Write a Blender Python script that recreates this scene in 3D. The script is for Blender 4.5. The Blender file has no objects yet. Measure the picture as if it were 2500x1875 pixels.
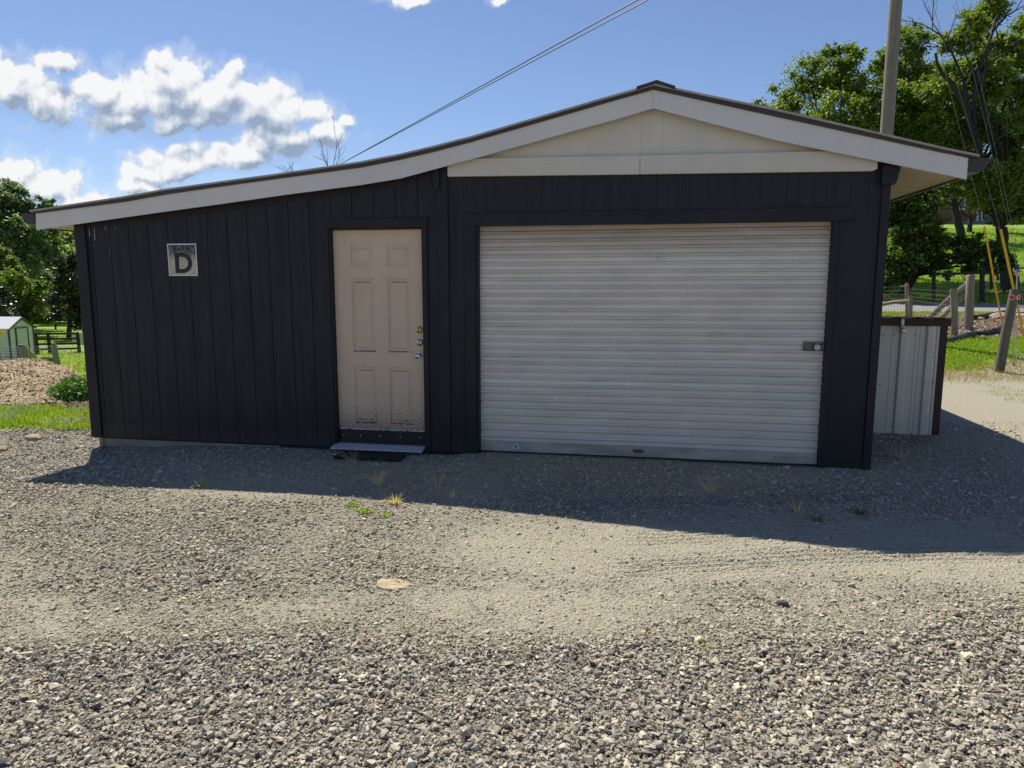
import bpy, bmesh, math, random
import numpy as np
from mathutils import Vector, Matrix
random.seed(7); rng = np.random.default_rng(11)
R = math.radians
# ------------------------------------------------------------------ camera
F, YAW, PITCH, CAMH, D = 1733.0, R(10.2), R(8.1), 1.604, 6.45
fw = np.array([-math.sin(YAW)*math.cos(PITCH), math.cos(YAW)*math.cos(PITCH), -math.sin(PITCH)])
rt = np.array([math.cos(YAW), math.sin(YAW), 0.0]); up = np.cross(rt, fw)
CAM = np.array([0.0, -D, CAMH]); hz = np.array([-math.sin(YAW), math.cos(YAW), 0.0])
sc = bpy.context.scene
cd = bpy.data.cameras.new("camera"); cam = bpy.data.objects.new("camera", cd)
sc.collection.objects.link(cam)
M4 = Matrix.Identity(4)
for i in range(3):
    M4[i][0] = rt[i]; M4[i][1] = up[i]; M4[i][2] = -fw[i]; M4[i][3] = CAM[i]
cam.matrix_world = M4
cd.sensor_width = 36; cd.lens = F/2500*36; cd.clip_start = .05; cd.clip_end = 3000
sc.camera = cam
# ------------------------------------------------------------------ light
SUNV = Vector((-.455, .578, 1.0)).normalized()          # towards the sun
ELEV = math.asin(SUNV.z); AZ = math.atan2(SUNV.x, SUNV.y)
sl = bpy.data.lights.new("sun", 'SUN'); sl.energy = 5.0; sl.angle = R(.5); sl.color = (1, .93, .80)
so = bpy.data.objects.new("sun", sl); sc.collection.objects.link(so)
so.rotation_euler = SUNV.to_track_quat('Z', 'Y').to_euler()
sc.view_settings.view_transform = 'Standard'; sc.view_settings.look = 'None'
sc.view_settings.exposure = 0.42; sc.view_settings.gamma = 1.0
SKY_STRENGTH = .072

# ------------------------------------------------------------------ pixel helpers (measuring tools: photo pixel -> real place)
def ray(px, py): return fw*F + rt*(px-1250) + up*(937.5-py)
def W(px, py, y=0.0):                                  # on a plane y = const
    d = ray(px, py); t = (D+y)/d[1]; return (float(d[0]*t), y, float(CAMH+d[2]*t))
def S(px, py, s):                                      # at horizontal depth s
    d = ray(px, py); t = s/float(d@hz); p = CAM+d*t; return (float(p[0]), float(p[1]), float(p[2]))
def G(px, py, z=0.0):
    d = ray(px, py); t = (z-CAMH)/d[2]; p = CAM+d*t; return (float(p[0]), float(p[1]), z)
def proj(x, y, z):
    v = np.stack([x-CAM[0], y-CAM[1], z-CAM[2]], -1); d = v@fw
    d = np.where(np.abs(d) < 1e-3, 1e-3, d)
    return 1250+F*(v@rt)/d, 937.5-F*(v@up)/d, d

# ------------------------------------------------------------------ numpy noise
def vnoise(x, y, seed=0):
    xi = np.floor(x).astype(np.int64); yi = np.floor(y).astype(np.int64); xf = x-xi; yf = y-yi
    def h(a, b):
        n = (a*374761393 + b*668265263 + seed*974711) & 0x7fffffff
        n = ((n ^ (n >> 13))*1274126177) & 0x7fffffff
        return ((n ^ (n >> 16)) & 0xffff)/65535.0
    u = xf*xf*(3-2*xf); v = yf*yf*(3-2*yf)
    return (h(xi, yi)*(1-u)+h(xi+1, yi)*u)*(1-v)+(h(xi, yi+1)*(1-u)+h(xi+1, yi+1)*u)*v
def fbm(x, y, sc_, o=4, seed=0):
    r = 0; a = .5; t = 0
    for i in range(o):
        r = r+a*vnoise(x*sc_*2**i, y*sc_*2**i, seed+i*7); t += a; a *= .5
    return r/t
def sstep(a, b, x):
    t = np.clip((x-a)/(b-a), 0, 1); return t*t*(3-2*t)

# ------------------------------------------------------------------ terrain
LS = [-50, 7, 8.6, 10, 14, 20, 30, 36, 47, 60, 87, 120, 200, 900]
LZ = [0, -.02, -.03, -.12, -.45, -.95, -1.75, -2.45, -3.06, -3.4, -4.0, -4.2, -4.2, -4.2]
RS = [-50, 10.5, 12, 13, 16, 20, 24, 28, 29, 30.5, 34, 42, 55, 75, 90, 130, 900]
RZ = [0, 0, .05, .1, .29, .47, .64, .70, .78, 1.0, 1.45, 2.55, 4.4, 7.6, 8.6, 9, 9]
def Zt(x, y):
    x = np.asarray(x, float); y = np.asarray(y, float)
    s = -math.sin(YAW)*x + math.cos(YAW)*(y+D); l = math.cos(YAW)*x + math.sin(YAW)*(y+D)
    b = l/np.maximum(s, .5)
    w = sstep(-.55, .35, b)
    z = np.interp(s, LS, LZ)*(1-w)+np.interp(s, RS, RZ)*w
    far = sstep(10, 25, s)
    z = z + far*.12*(fbm(x, y, .13, 3, 5)-.5)*(1-.8*sstep(20, 24, s)*(1-sstep(29, 31, s))*w)
    # close to the building: a dip at the left corner, a slight rise before the door
    z = z - .085*np.exp(-((x+5.7)/1.6)**2-((y+.3)/1.5)**2)
    z = z + .045*np.exp(-((x+2.2)/1.6)**2-((y+1.5)/1.0)**2)
    return z
def Z1(x, y): return float(Zt(np.array([x]), np.array([y]))[0])
def GT(px, s):                                          # ground under photo column px at depth s
    d = ray(px, 800); t = s/float(d@hz); p = CAM+d*t
    return (float(p[0]), float(p[1]), Z1(p[0], p[1]))

# ------------------------------------------------------------------ materials
def nt(name):
    m = bpy.data.materials.new(name); m.use_nodes = True
    t = m.node_tree; b = t.nodes['Principled BSDF']; return m, t, b
def N(t, typ, **kw):
    n = t.nodes.new(typ)
    for k, v in kw.items():
        if k in n.inputs: n.inputs[k].default_value = v
        else: setattr(n, k, v)
    return n
def L(t, a, b): t.links.new(a, b)
def ramp(t, fac, stops):
    r = t.nodes.new('ShaderNodeValToRGB'); e = r.color_ramp.elements
    while len(e) < len(stops): e.new(.5)
    for i, (p, c) in enumerate(stops):
        e[i].position = p; e[i].color = (*c, 1) if len(c) == 3 else c
    L(t, fac, r.inputs[0]); return r.outputs[0]
def noise(t, scale, detail=4, rough=.6, vec=None, stretch=None):
    n = N(t, 'ShaderNodeTexNoise', Scale=scale, Detail=detail, Roughness=rough)
    c = t.nodes.get('TC') or N(t, 'ShaderNodeTexCoord'); c.name = 'TC'
    o = vec or c.outputs['Object']
    if stretch:
        mp = N(t, 'ShaderNodeMapping'); mp.inputs['Scale'].default_value = stretch; L(t, o, mp.inputs[0]); o = mp.outputs[0]
    L(t, o, n.inputs['Vector']); return n.outputs['Fac']
def mixc(t, fac, a, b, mode='MIX'):
    m = N(t, 'ShaderNodeMix', data_type='RGBA', blend_type=mode)
    for inp, v in ((m.inputs[0], fac), (m.inputs[6], a), (m.inputs[7], b)):
        if isinstance(v, (int, float)): inp.default_value = v
        elif isinstance(v, tuple): inp.default_value = (*v, 1)
        else: L(t, v, inp)
    return m.outputs[2]
def math_(t, op, a, b=None, c=None):
    m = N(t, 'ShaderNodeMath', operation=op)
    for i, v in enumerate((a, b, c)):
        if v is None: continue
        if isinstance(v, (int, float)): m.inputs[i].default_value = v
        else: L(t, v, m.inputs[i])
    return m.outputs[0]
def bump(t, b, h, strength=.3, dist=.01):
    n = N(t, 'ShaderNodeBump'); n.inputs['Strength'].default_value = strength; n.inputs['Distance'].default_value = dist
    L(t, h, n.inputs['Height']); L(t, n.outputs[0], b.inputs['Normal']); return n
def paint(name, col, rough=.6, var=.15, scale=3, bs=.15, bscale=60, metal=0, stretch=None, spots=0, spotcol=(.03,.02,.015)):
    m, t, b = nt(name)
    lo = tuple(c*(1-var) for c in col); hi = tuple(min(1, c*(1+var)) for c in col)
    c = ramp(t, noise(t, scale, 5, .65, stretch=stretch), [(.3, lo), (.7, hi)])
    if spots:
        s = ramp(t, noise(t, 45, 3, .6), [(.66, (0, 0, 0)), (.72, (1, 1, 1))])
        s2 = mixc(t, 1.0, s, (spots,)*3, 'MULTIPLY')
        c = mixc(t, s2, c, spotcol)
    L(t, c, b.inputs['Base Color']); b.inputs['Roughness'].default_value = rough; b.inputs['Metallic'].default_value = metal
    if bs: bump(t, b, noise(t, bscale, 4, .6, stretch=stretch), bs, .004)
    return m

# ------------------------------------------------------------------ mesh tools
COL = sc.collection
class MB:
    def __init__(s): s.v = []; s.f = []; s.mi = []
    def add(s, vs, fs, mi=0):
        k = len(s.v); s.v += [tuple(map(float, v)) for v in vs]; s.f += [tuple(i+k for i in f) for f in fs]; s.mi += [mi]*len(fs)
    def box(s, x0, x1, y0, y1, z0, z1, mi=0):
        s.add([(x0,y0,z0),(x1,y0,z0),(x1,y1,z0),(x0,y1,z0),(x0,y0,z1),(x1,y0,z1),(x1,y1,z1),(x0,y1,z1)],
              [(0,1,5,4),(1,2,6,5),(2,3,7,6),(3,0,4,7),(4,5,6,7),(3,2,1,0)], mi)
    def prism(s, pts, y0, y1, mi=0):                    # polygon (x,z) extruded along y
        n = len(pts); vs = [(p[0], y0, p[1]) for p in pts]+[(p[0], y1, p[1]) for p in pts]
        s.add(vs, [tuple(range(n)), tuple(range(2*n-1, n-1, -1))]+[(i, n+i, n+(i+1) % n, (i+1) % n) for i in range(n)], mi)
    def strip(s, top, bot, y0, y1, mi=0):                # a board between two polylines (x,z)
        for i in range(len(top)-1):
            s.prism([bot[i], bot[i+1], top[i+1], top[i]], y0, y1, mi)
    def beam(s, a, b, w, h, upv=(0, 0, 1), mi=0):
        a = Vector(a); b = Vector(b); d = (b-a).normalized(); u = Vector(upv)
        r = d.cross(u)
        if r.length < 1e-4: r = d.cross(Vector((0, 1, 0)))
        r.normalize(); u = r.cross(d)
        vs = [p+r*(sx*w/2)+u*(sz*h/2) for p in (a, b) for sx, sz in ((-1,-1),(1,-1),(1,1),(-1,1))]
        s.add(vs, [(0,1,2,3),(7,6,5,4),(0,4,5,1),(1,5,6,2),(2,6,7,3),(3,7,4,0)], mi)
    def tube(s, pts, rad, n=8, mi=0, caps=True, jit=0):
        pts = [Vector(p) for p in pts]
        if not hasattr(rad, '__len__'): rad = [rad]*len(pts)
        ref = Vector((0, 0, 1)); vs = []
        for i, p in enumerate(pts):
            d = (pts[min(i+1, len(pts)-1)]-pts[max(i-1, 0)]).normalized()
            r = d.cross(ref)
            if r.length < .05: r = d.cross(Vector((0, 1, 0)))
            r.normalize(); u = r.cross(d)
            for k in range(n):
                a = 2*math.pi*k/n; q = rad[i]*(1+random.uniform(-jit, jit))
                vs.append(p+r*math.cos(a)*q+u*math.sin(a)*q)
        fs = [(i*n+k, i*n+(k+1) % n, (i+1)*n+(k+1) % n, (i+1)*n+k) for i in range(len(pts)-1) for k in range(n)]
        if caps: fs += [tuple(range(n-1, -1, -1)), tuple(range((len(pts)-1)*n, len(pts)*n))]
        s.add(vs, fs, mi)
    def lathe(s, c, axis, prof, n=20, mi=0):             # prof: (distance along axis, radius)
        a = Vector(axis).normalized(); s.tube([Vector(c)+a*h for h, r in prof], [max(r, 1e-4) for h, r in prof], n, mi)
    def build(s, name, mats, parent=None, smooth=False, bevel=0, origin=None):
        me = bpy.data.meshes.new(name)
        o0 = Vector(origin) if origin is not None else Vector((0, 0, 0))
        me.from_pydata([Vector(v)-o0 for v in s.v], [], s.f)
        for m in (mats if isinstance(mats, (list, tuple)) else [mats]): me.materials.append(m)
        me.polygons.foreach_set('material_index', s.mi)
        if smooth:
            me.polygons.foreach_set('use_smooth', [True]*len(s.f))
        me.update(); me.validate()
        o = bpy.data.objects.new(name, me); COL.objects.link(o)
        if parent is not None:
            o.parent = parent; o.location = o0 - parent_world(parent)
        else: o.location = o0
        if smooth:
            try:
                md = o.modifiers.new('es', 'EDGE_SPLIT'); md.split_angle = R(40)
            except Exception: pass
        if bevel:
            b = o.modifiers.new('bev', 'BEVEL'); b.width = bevel; b.segments = 2; b.limit_method = 'ANGLE'
        return o
def parent_world(p):
    v = Vector((0, 0, 0))
    while p is not None: v += p.location; p = p.parent
    return v
def npmesh(name, V, Fc, mat, parent=None, col=None, smooth=False):
    me = bpy.data.meshes.new(name); V = np.asarray(V, np.float32); Fc = np.asarray(Fc, np.int32)
    k = Fc.shape[1]; me.vertices.add(len(V)); me.vertices.foreach_set('co', V.ravel())
    me.loops.add(Fc.size); me.loops.foreach_set('vertex_index', Fc.ravel())
    me.polygons.add(len(Fc)); me.polygons.foreach_set('loop_start', np.arange(0, Fc.size, k, dtype=np.int32))
    me.polygons.foreach_set('use_smooth', np.full(len(Fc), bool(smooth)))
    me.update(calc_edges=True)
    if col is not None:
        a = me.color_attributes.new('Col', 'FLOAT_COLOR', 'POINT')
        c = np.ones((len(V), 4), np.float32); c[:, :3] = col; a.data.foreach_set('color', c.ravel())
    me.materials.append(mat)
    o = bpy.data.objects.new(name, me); COL.objects.link(o)
    if parent is not None: o.parent = parent; o.location = -parent_world(parent)
    return o
def join(a, *bs):                                         # fold surface detail into its part's own mesh
    bm = bmesh.new(); bm.from_mesh(a.data); wa = parent_world(a)
    for b_ in bs:
        off_ = parent_world(b_)-wa; base = len(a.data.materials)
        for m in b_.data.materials: a.data.materials.append(m)
        vm = {v.index: bm.verts.new(v.co+off_) for v in b_.data.vertices}
        for p in b_.data.polygons:
            try: f_ = bm.faces.new([vm[k] for k in p.vertices]); f_.material_index = base+p.material_index; f_.smooth = p.use_smooth
            except ValueError: pass
        bpy.data.objects.remove(b_)
    bm.to_mesh(a.data); bm.free(); return a
def thing(name, label, cat, loc=(0, 0, 0), group=None):
    o = bpy.data.objects.new(name, None); COL.objects.link(o); o.location = loc; o.empty_display_size = .2
    o['label'] = label; o['category'] = cat
    if group: o['group'] = group
    return o
def tag(o, label, cat, group=None):
    o['label'] = label; o['category'] = cat
    if group: o['group'] = group
    return o

# ------------------------------------------------------------------ world: sky and clouds
w = bpy.data.worlds.new("World"); sc.world = w; w.use_nodes = True
t = w.node_tree; bg = t.nodes['Background']
sky = N(t, 'ShaderNodeTexSky', sky_type='NISHITA'); sky.sun_disc = False
sky.sun_elevation = ELEV; sky.sun_rotation = AZ; sky.altitude = 300; sky.air_density = 1.0; sky.dust_density = .15; sky.ozone_density = 2.5
def cloud_group():
    g = bpy.data.node_groups.new('cloud_density', 'ShaderNodeTree')
    g.interface.new_socket('P', in_out='INPUT', socket_type='NodeSocketVector')
    g.interface.new_socket('D', in_out='OUTPUT', socket_type='NodeSocketFloat'); g.interface.new_socket('E', in_out='OUTPUT', socket_type='NodeSocketFloat')
    gi = g.nodes.new('NodeGroupInput'); go = g.nodes.new('NodeGroupOutput')
    els = [(20,215,120,60),(140,160,60,22),(130,255,95,48),(240,218,95,48),(330,242,105,58),(420,205,85,72),(405,160,55,34),
           (520,240,115,62),(560,200,52,38),(640,250,75,60),(300,292,62,34),(440,292,170,38),(700,290,80,50),(765,282,60,46),
           (790,332,55,42),(843,300,24,18),(640,335,80,38),(430,398,105,42),(350,432,55,30),(520,385,90,42),(590,372,75,36),
           (715,348,105,36),(345,462,62,24),(30,425,85,42),(120,455,100,44),(200,492,75,32),(1000,-4,62,20),(1212,10,16,16)]
    wob = N(g, 'ShaderNodeTexNoise', noise_dimensions='2D', Scale=9.0, Detail=5.0, Roughness=.6); L(g, gi.outputs[0], wob.inputs['Vector'])
    sub = N(g, 'ShaderNodeVectorMath', operation='SUBTRACT'); L(g, wob.outputs['Color'], sub.inputs[0]); sub.inputs[1].default_value = (.5, .5, .5)
    scl = N(g, 'ShaderNodeVectorMath', operation='SCALE'); L(g, sub.outputs[0], scl.inputs[0]); scl.inputs['Scale'].default_value = .05
    ad = N(g, 'ShaderNodeVectorMath', operation='ADD'); L(g, gi.outputs[0], ad.inputs[0]); L(g, scl.outputs[0], ad.inputs[1])
    cur = None
    for cx, cy, rx, ry in els:
        c = W(cx, cy); a = W(cx+rx, cy); b_ = W(cx, cy-ry)
        cu, cv = c[0]/D, (c[2]-CAMH)/D; ru = abs(a[0]-c[0])/D; rv = abs(b_[2]-c[2])/D
        s1 = N(g, 'ShaderNodeVectorMath', operation='SUBTRACT'); L(g, ad.outputs[0], s1.inputs[0]); s1.inputs[1].default_value = (cu, cv, 0)
        s2 = N(g, 'ShaderNodeVectorMath', operation='MULTIPLY'); L(g, s1.outputs[0], s2.inputs[0]); s2.inputs[1].default_value = (1/ru, 1/rv, 0)
        s3 = N(g, 'ShaderNodeVectorMath', operation='LENGTH'); L(g, s2.outputs[0], s3.inputs[0])
        if cur is None: cur = s3.outputs['Value']
        else:
            mn = N(g, 'ShaderNodeMath', operation='SMOOTH_MIN'); L(g, cur, mn.inputs[0]); L(g, s3.outputs['Value'], mn.inputs[1]); mn.inputs[2].default_value = .25; cur = mn.outputs[0]
    inv = math_(g, 'SUBTRACT', 1.0, cur)
    n1 = N(g, 'ShaderNodeTexNoise', noise_dimensions='2D', Scale=28.0, Detail=10.0, Roughness=.62); L(g, gi.outputs[0], n1.inputs['Vector'])
    vo = N(g, 'ShaderNodeTexVoronoi', voronoi_dimensions='2D', feature='SMOOTH_F1', Scale=27.0); vo.inputs['Smoothness'].default_value = .5; L(g, ad.outputs[0], vo.inputs['Vector'])
    k = math_(g, 'MULTIPLY_ADD', n1.outputs['Fac'], 1.35, -.53)
    k2 = math_(g, 'MULTIPLY_ADD', vo.outputs['Distance'], -.8, .34)
    d = math_(g, 'ADD', math_(g, 'ADD', inv, k), k2)
    L(g, d, go.inputs[0]); L(g, inv, go.inputs[1]); return g
cg = cloud_group()
tc = N(t, 'ShaderNodeTexCoord'); sx = N(t, 'ShaderNodeSeparateXYZ'); L(t, tc.outputs['Generated'], sx.inputs[0])
ys = math_(t, 'MAXIMUM', sx.outputs[1], .02)
cu = math_(t, 'DIVIDE', sx.outputs[0], ys); cv = math_(t, 'DIVIDE', sx.outputs[2], ys)
cb = N(t, 'ShaderNodeCombineXYZ'); L(t, cu, cb.inputs[0]); L(t, cv, cb.inputs[1])
def dens(off):
    a = N(t, 'ShaderNodeVectorMath', operation='ADD'); L(t, cb.outputs[0], a.inputs[0]); a.inputs[1].default_value = off
    gn = t.nodes.new('ShaderNodeGroup'); gn.node_tree = cg; L(t, a.outputs[0], gn.inputs[0]); return gn.outputs[0], gn.outputs[1]
d0 = dens((0, 0, 0))[0]; d1 = dens((-.006, .011, 0))[0]; d2, e2 = dens((-.008, .042, 0))
mask = N(t, 'ShaderNodeMapRange', interpolation_type='SMOOTHSTEP'); L(t, d0, mask.inputs[0]); mask.inputs[1].default_value = .0; mask.inputs[2].default_value = .40
t1 = math_(t, 'SUBTRACT', d0, d1); c1 = math_(t, 'MAXIMUM', d2, 0.0)
lit = math_(t, 'ADD', math_(t, 'MULTIPLY_ADD', t1, 1.0, .93), math_(t, 'ADD', math_(t, 'MULTIPLY', c1, -.18), math_(t, 'MULTIPLY', math_(t, 'MAXIMUM', e2, 0.0), -.85)))
front = math_(t, 'GREATER_THAN', sx.outputs[1], .05)
ccol = ramp(t, lit, [(0.02, (3.2, 4.1, 5.5)), (.45, (5.6, 6.4, 7.6)), (.72, (7.9, 8.2, 8.7)), (1.0, (9.6, 9.7, 9.8))])
veil = N(t, 'ShaderNodeMapRange', interpolation_type='SMOOTHSTEP'); L(t, d0, veil.inputs[0]); veil.inputs[1].default_value = -.55; veil.inputs[2].default_value = .25
mm = math_(t, 'MULTIPLY', math_(t, 'MAXIMUM', mask.outputs[0], math_(t, 'MULTIPLY', veil.outputs[0], .28)), front)
skyc = mixc(t, 1.0, sky.outputs[0], (1.0, 1.0, 1.12), 'MULTIPLY')
L(t, mixc(t, mm, skyc, ccol), bg.inputs['Color']); bg.inputs['Strength'].default_value = SKY_STRENGTH
w.cycles.sampling_method = 'MANUAL'; w.cycles.sample_map_resolution = 512

# ------------------------------------------------------------------ ground sheet
def axis_lines(a, b, step, lo, hi, grow=1.09):
    m = list(np.arange(a, b+1e-6, step)); v = b; s = step
    while v < hi: s *= grow; v += s; m.append(v)
    v = a; s = step; l = []
    while v > lo: s *= grow; v -= s; l.append(v)
    return np.array(l[::-1]+m)
gx = axis_lines(-6.6, 4.2, .03, -500, 500); gy = axis_lines(-4.6, .4, .03, -60, 900, 1.06)
gy = np.array(sorted(set(np.round(gy[(gy < -3.0) | (gy > -1.0)], 5)) | set(np.round(np.arange(-3.0, -1.0, .0105), 5))))
X, Y = np.meshgrid(gx, gy); Zg = Zt(X, Y)
near = (1-sstep(4, 9, np.abs(X+1)))*(1-sstep(1, 4, Y))
Zg = Zg + near*(.035*(fbm(X, Y, .9, 4, 3)-.5)+.012*(fbm(X, Y, 9, 3, 9)-.5))
# tyre ruts in the dust in front of the roller door
def rut(a, b_, depth, wd_=.13, per=.042):
    a = G(*a); b_ = G(*b_); f = (X-a[0])/(b_[0]-a[0]); yy = a[1]+f*(b_[1]-a[1])+.06*np.sin(f*3.1); on = sstep(-.02, .12, f)*(1-sstep(.88, 1.02, f)); d = Y-yy
    br = .55+.45*vnoise(X*3.1, Y*9, 17)
    return -depth*on*np.exp(-(d/wd_)**4)*(.45+.55*np.sin(d*2*math.pi/per))*br
Zg = Zg+rut((1330, 1243), (2200, 1213), .030, .15, .058)+rut((1450, 1392), (2560, 1345), .020, .17, .065)+rut((1500, 1318), (2500, 1296), .016, .15, .06)+rut((640, 1150), (1500, 1168), .006)
nd = sstep(-3.75, -3.5, X)*(1-sstep(-1.75, -1.6, X))*sstep(-.62, -.45, Y)*(1-sstep(.1, .3, Y)); Zg = Zg*(1-nd)+nd*(-.035)
P_x, P_y, P_d = proj(X, Y, Zg)
# grass mask per vertex (what grows there, not light)
S_ = -math.sin(YAW)*X+math.cos(YAW)*(Y+D); B_ = (math.cos(YAW)*X+math.sin(YAW)*(Y+D))/np.maximum(S_, .5)
leftm = 1-sstep(-.62, -.55, B_); rightm = sstep(.3, .4, B_)
def band(v, a, b, e): return sstep(a-e, a+e, v)*(1-sstep(b-e, b+e, v))
grass = leftm*np.clip(band(S_, 7.95+1.0*sstep(-.72,-.60,-np.abs(B_)), 9.6, .25)+sstep(13.5, 15, S_)*(1-band(S_, 49, 58, 2)*.6), 0, 1)
grass = grass + rightm*np.clip(band(S_, 12.4+.9*sstep(.66,.72,B_), 16.8, .45)*(1-.8*np.exp(-((B_-.73)/.05)**2)*(S_ < 14.5))+sstep(28.6, 29.4, S_)+band(S_, 22.6, 23.4, .4)*.6, 0, 1)
grass = grass+(1-leftm)*(1-rightm)*sstep(12, 16, S_)
mulch = rightm*band(S_, 16.6, 22.7, .5) + leftm*band(S_, 9.4, 14, .3)
V = np.stack([X, Y, Zg], -1).reshape(-1, 3)
ny, nx = X.shape; idx = np.arange(ny*nx).reshape(ny, nx)
Fq = np.stack([idx[:-1, :-1], idx[:-1, 1:], idx[1:, 1:], idx[1:, :-1]], -1).reshape(-1, 4)
# how dusty or stony each place of the yard is
def dust(px, py):
    px = px+160*(vnoise(px/170, py/60, 41)-.5); py = py+70*(vnoise(px/260, py/70, 31)-.5)+26*(vnoise(px/60, py/22, 33)-.5)
    d = .38+.55*(fbm(px, py*2.2, .004, 3, 21)-.5)
    d = d - .02*(1-sstep(900, 1250, px))*sstep(1190, 1260, py)*(1-sstep(1420, 1480, py))
    d = d + .75*np.exp(-((py-1345-.02*(px-1800))/62)**2)*sstep(900, 1350, px)
    d = d + .36*np.exp(-((py-1500+.02*px)/44)**2)*(1-sstep(1200, 1700, px))
    d = d + .12*np.exp(-((py-1480)/40)**2)*sstep(1200, 1500, px)
    d = d + .3*np.exp(-((py-1150)/60)**2) + .5*sstep(2180, 2350, px)*(1-sstep(1060, 1160, py))
    d = d - .75*sstep(1430, 1720, py+200*(fbm(px, py*2.5, .006, 4, 51)-.5)) - .5*(1-sstep(150, 420, px))*(1-sstep(1180, 1240, py))
    return np.clip(d, 0, 1)
dd = dust(P_x, P_y)
cols = np.stack([grass, mulch, dd], -1).reshape(-1, 3)
gm, t, b = nt('yard_ground')
at = N(t, 'ShaderNodeAttribute', attribute_name='Col'); sp = N(t, 'ShaderNodeSeparateColor'); L(t, at.outputs['Color'], sp.inputs[0])
def vor(sca, feat='F1', out='Distance'):
    v = N(t, 'ShaderNodeTexVoronoi', feature=feat, Scale=sca); L(t, t.nodes['TC'].outputs['Object'], v.inputs['Vector']); return v.outputs[out]
n_big = noise(t, .8, 5, .6); n_fine = noise(t, 90, 4, .7)
v1 = N(t, 'ShaderNodeTexVoronoi', Scale=55.0); L(t, t.nodes['TC'].outputs['Object'], v1.inputs['Vector'])
v2 = N(t, 'ShaderNodeTexVoronoi', Scale=120.0); L(t, t.nodes['TC'].outputs['Object'], v2.inputs['Vector'])
def cellgrey(v):
    s_ = N(t, 'ShaderNodeSeparateColor'); L(t, v.outputs['Color'], s_.inputs[0]); return s_.outputs[0]
st1 = ramp(t, cellgrey(v1), [(0, (.08, .076, .068)), (.45, (.20, .185, .155)), (.8, (.33, .30, .235)), (1, (.48, .44, .34))])
st2 = ramp(t, cellgrey(v2), [(0, (.08, .077, .07)), (.5, (.22, .20, .165)), (1, (.44, .40, .31))])
stones = mixc(t, .5, st1, st2)
sandc = ramp(t, n_fine, [(.25, (.30, .273, .21)), (.75, (.48, .44, .345))])
dm = math_(t, 'ADD', sp.outputs[2], math_(t, 'MULTIPLY_ADD', noise(t, 14, 6, .75), 1.6, -.85))
dmr = ramp(t, dm, [(.25, (0, 0, 0)), (.7, (1, 1, 1))])
yard = mixc(t, dmr, stones, sandc)
yard = mixc(t, ramp(t, noise(t, 28, 3, .6), [(.62, (0,0,0)), (.7, (.6,.6,.6))]), yard, (.09, .085, .075))
gr = ramp(t, noise(t, 6, 6, .75), [(.25, (.14, .23, .03)), (.5, (.23, .36, .045)), (.75, (.34, .43, .08))])
gr = mixc(t, ramp(t, noise(t, .9, 4, .6), [(.5, (0, 0, 0)), (.75, (.5, .5, .5))]), gr, (.26, .24, .12))
mu = ramp(t, noise(t, 12, 6, .8), [(.25, (.10, .07, .045)), (.5, (.26, .18, .12)), (.78, (.42, .33, .24))])
gmask = ramp(t, math_(t, 'ADD', sp.outputs[0], math_(t, 'MULTIPLY_ADD', noise(t, 3.5, 6, .7), 1.0, -.5)), [(.42, (0, 0, 0)), (.55, (1, 1, 1))])
mmask = ramp(t, math_(t, 'ADD', sp.outputs[1], math_(t, 'MULTIPLY_ADD', noise(t, 3, 6, .7), .8, -.4)), [(.42, (0, 0, 0)), (.55, (1, 1, 1))])
c = mixc(t, gmask, mixc(t, mmask, yard, mu), gr)
L(t, c, b.inputs['Base Color']); b.inputs['Roughness'].default_value = .95; b.inputs['Specular IOR Level'].default_value = .2
hh = math_(t, 'ADD', math_(t, 'MULTIPLY', v1.outputs['Distance'], -1.0), math_(t, 'MULTIPLY', v2.outputs['Distance'], -.5))
hh = math_(t, 'ADD', hh, n_fine)
bump(t, b, hh, .75, .016)
go = npmesh('ground', V, Fq, gm, col=cols, smooth=True); go['kind'] = 'structure'
# ------------------------------------------------------------------ loose gravel (uncountable)
icv = []; ph = (1+5**.5)/2
for a in (-1, 1):
    for c_ in (-ph, ph): icv += [(0, a, c_), (a, c_, 0), (c_, 0, a)]
icv = np.array(icv); icv /= np.linalg.norm(icv[0])
def hull_faces(v):
    fs = []; n = len(v); el = min(np.linalg.norm(v[0]-v[j]) for j in range(1, n))
    for i in range(n):
        for j in range(i+1, n):
            for k in range(j+1, n):
                if all(abs(np.linalg.norm(v[a]-v[b_])-el) < .02 for a, b_ in ((i, j), (j, k), (i, k))):
                    nn = np.cross(v[j]-v[i], v[k]-v[i]); fs.append((i, j, k) if nn@v[i] > 0 else (i, k, j))
    return np.array(fs)
icf = hull_faces(icv)
ocv = np.array([(1,0,0),(-1,0,0),(0,1,0),(0,-1,0),(0,0,1),(0,0,-1)], float); ocf = hull_faces(ocv)
bxv = np.array([(x, y, z) for z in (-1, 1) for y in (-1, 1) for x in (-1, 1)], float)*.74
bxf = np.array([(0,2,1),(1,2,3),(4,5,6),(5,7,6),(0,1,4),(1,5,4),(2,6,3),(3,6,7),(0,4,2),(2,4,6),(1,3,5),(3,7,5)])
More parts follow.
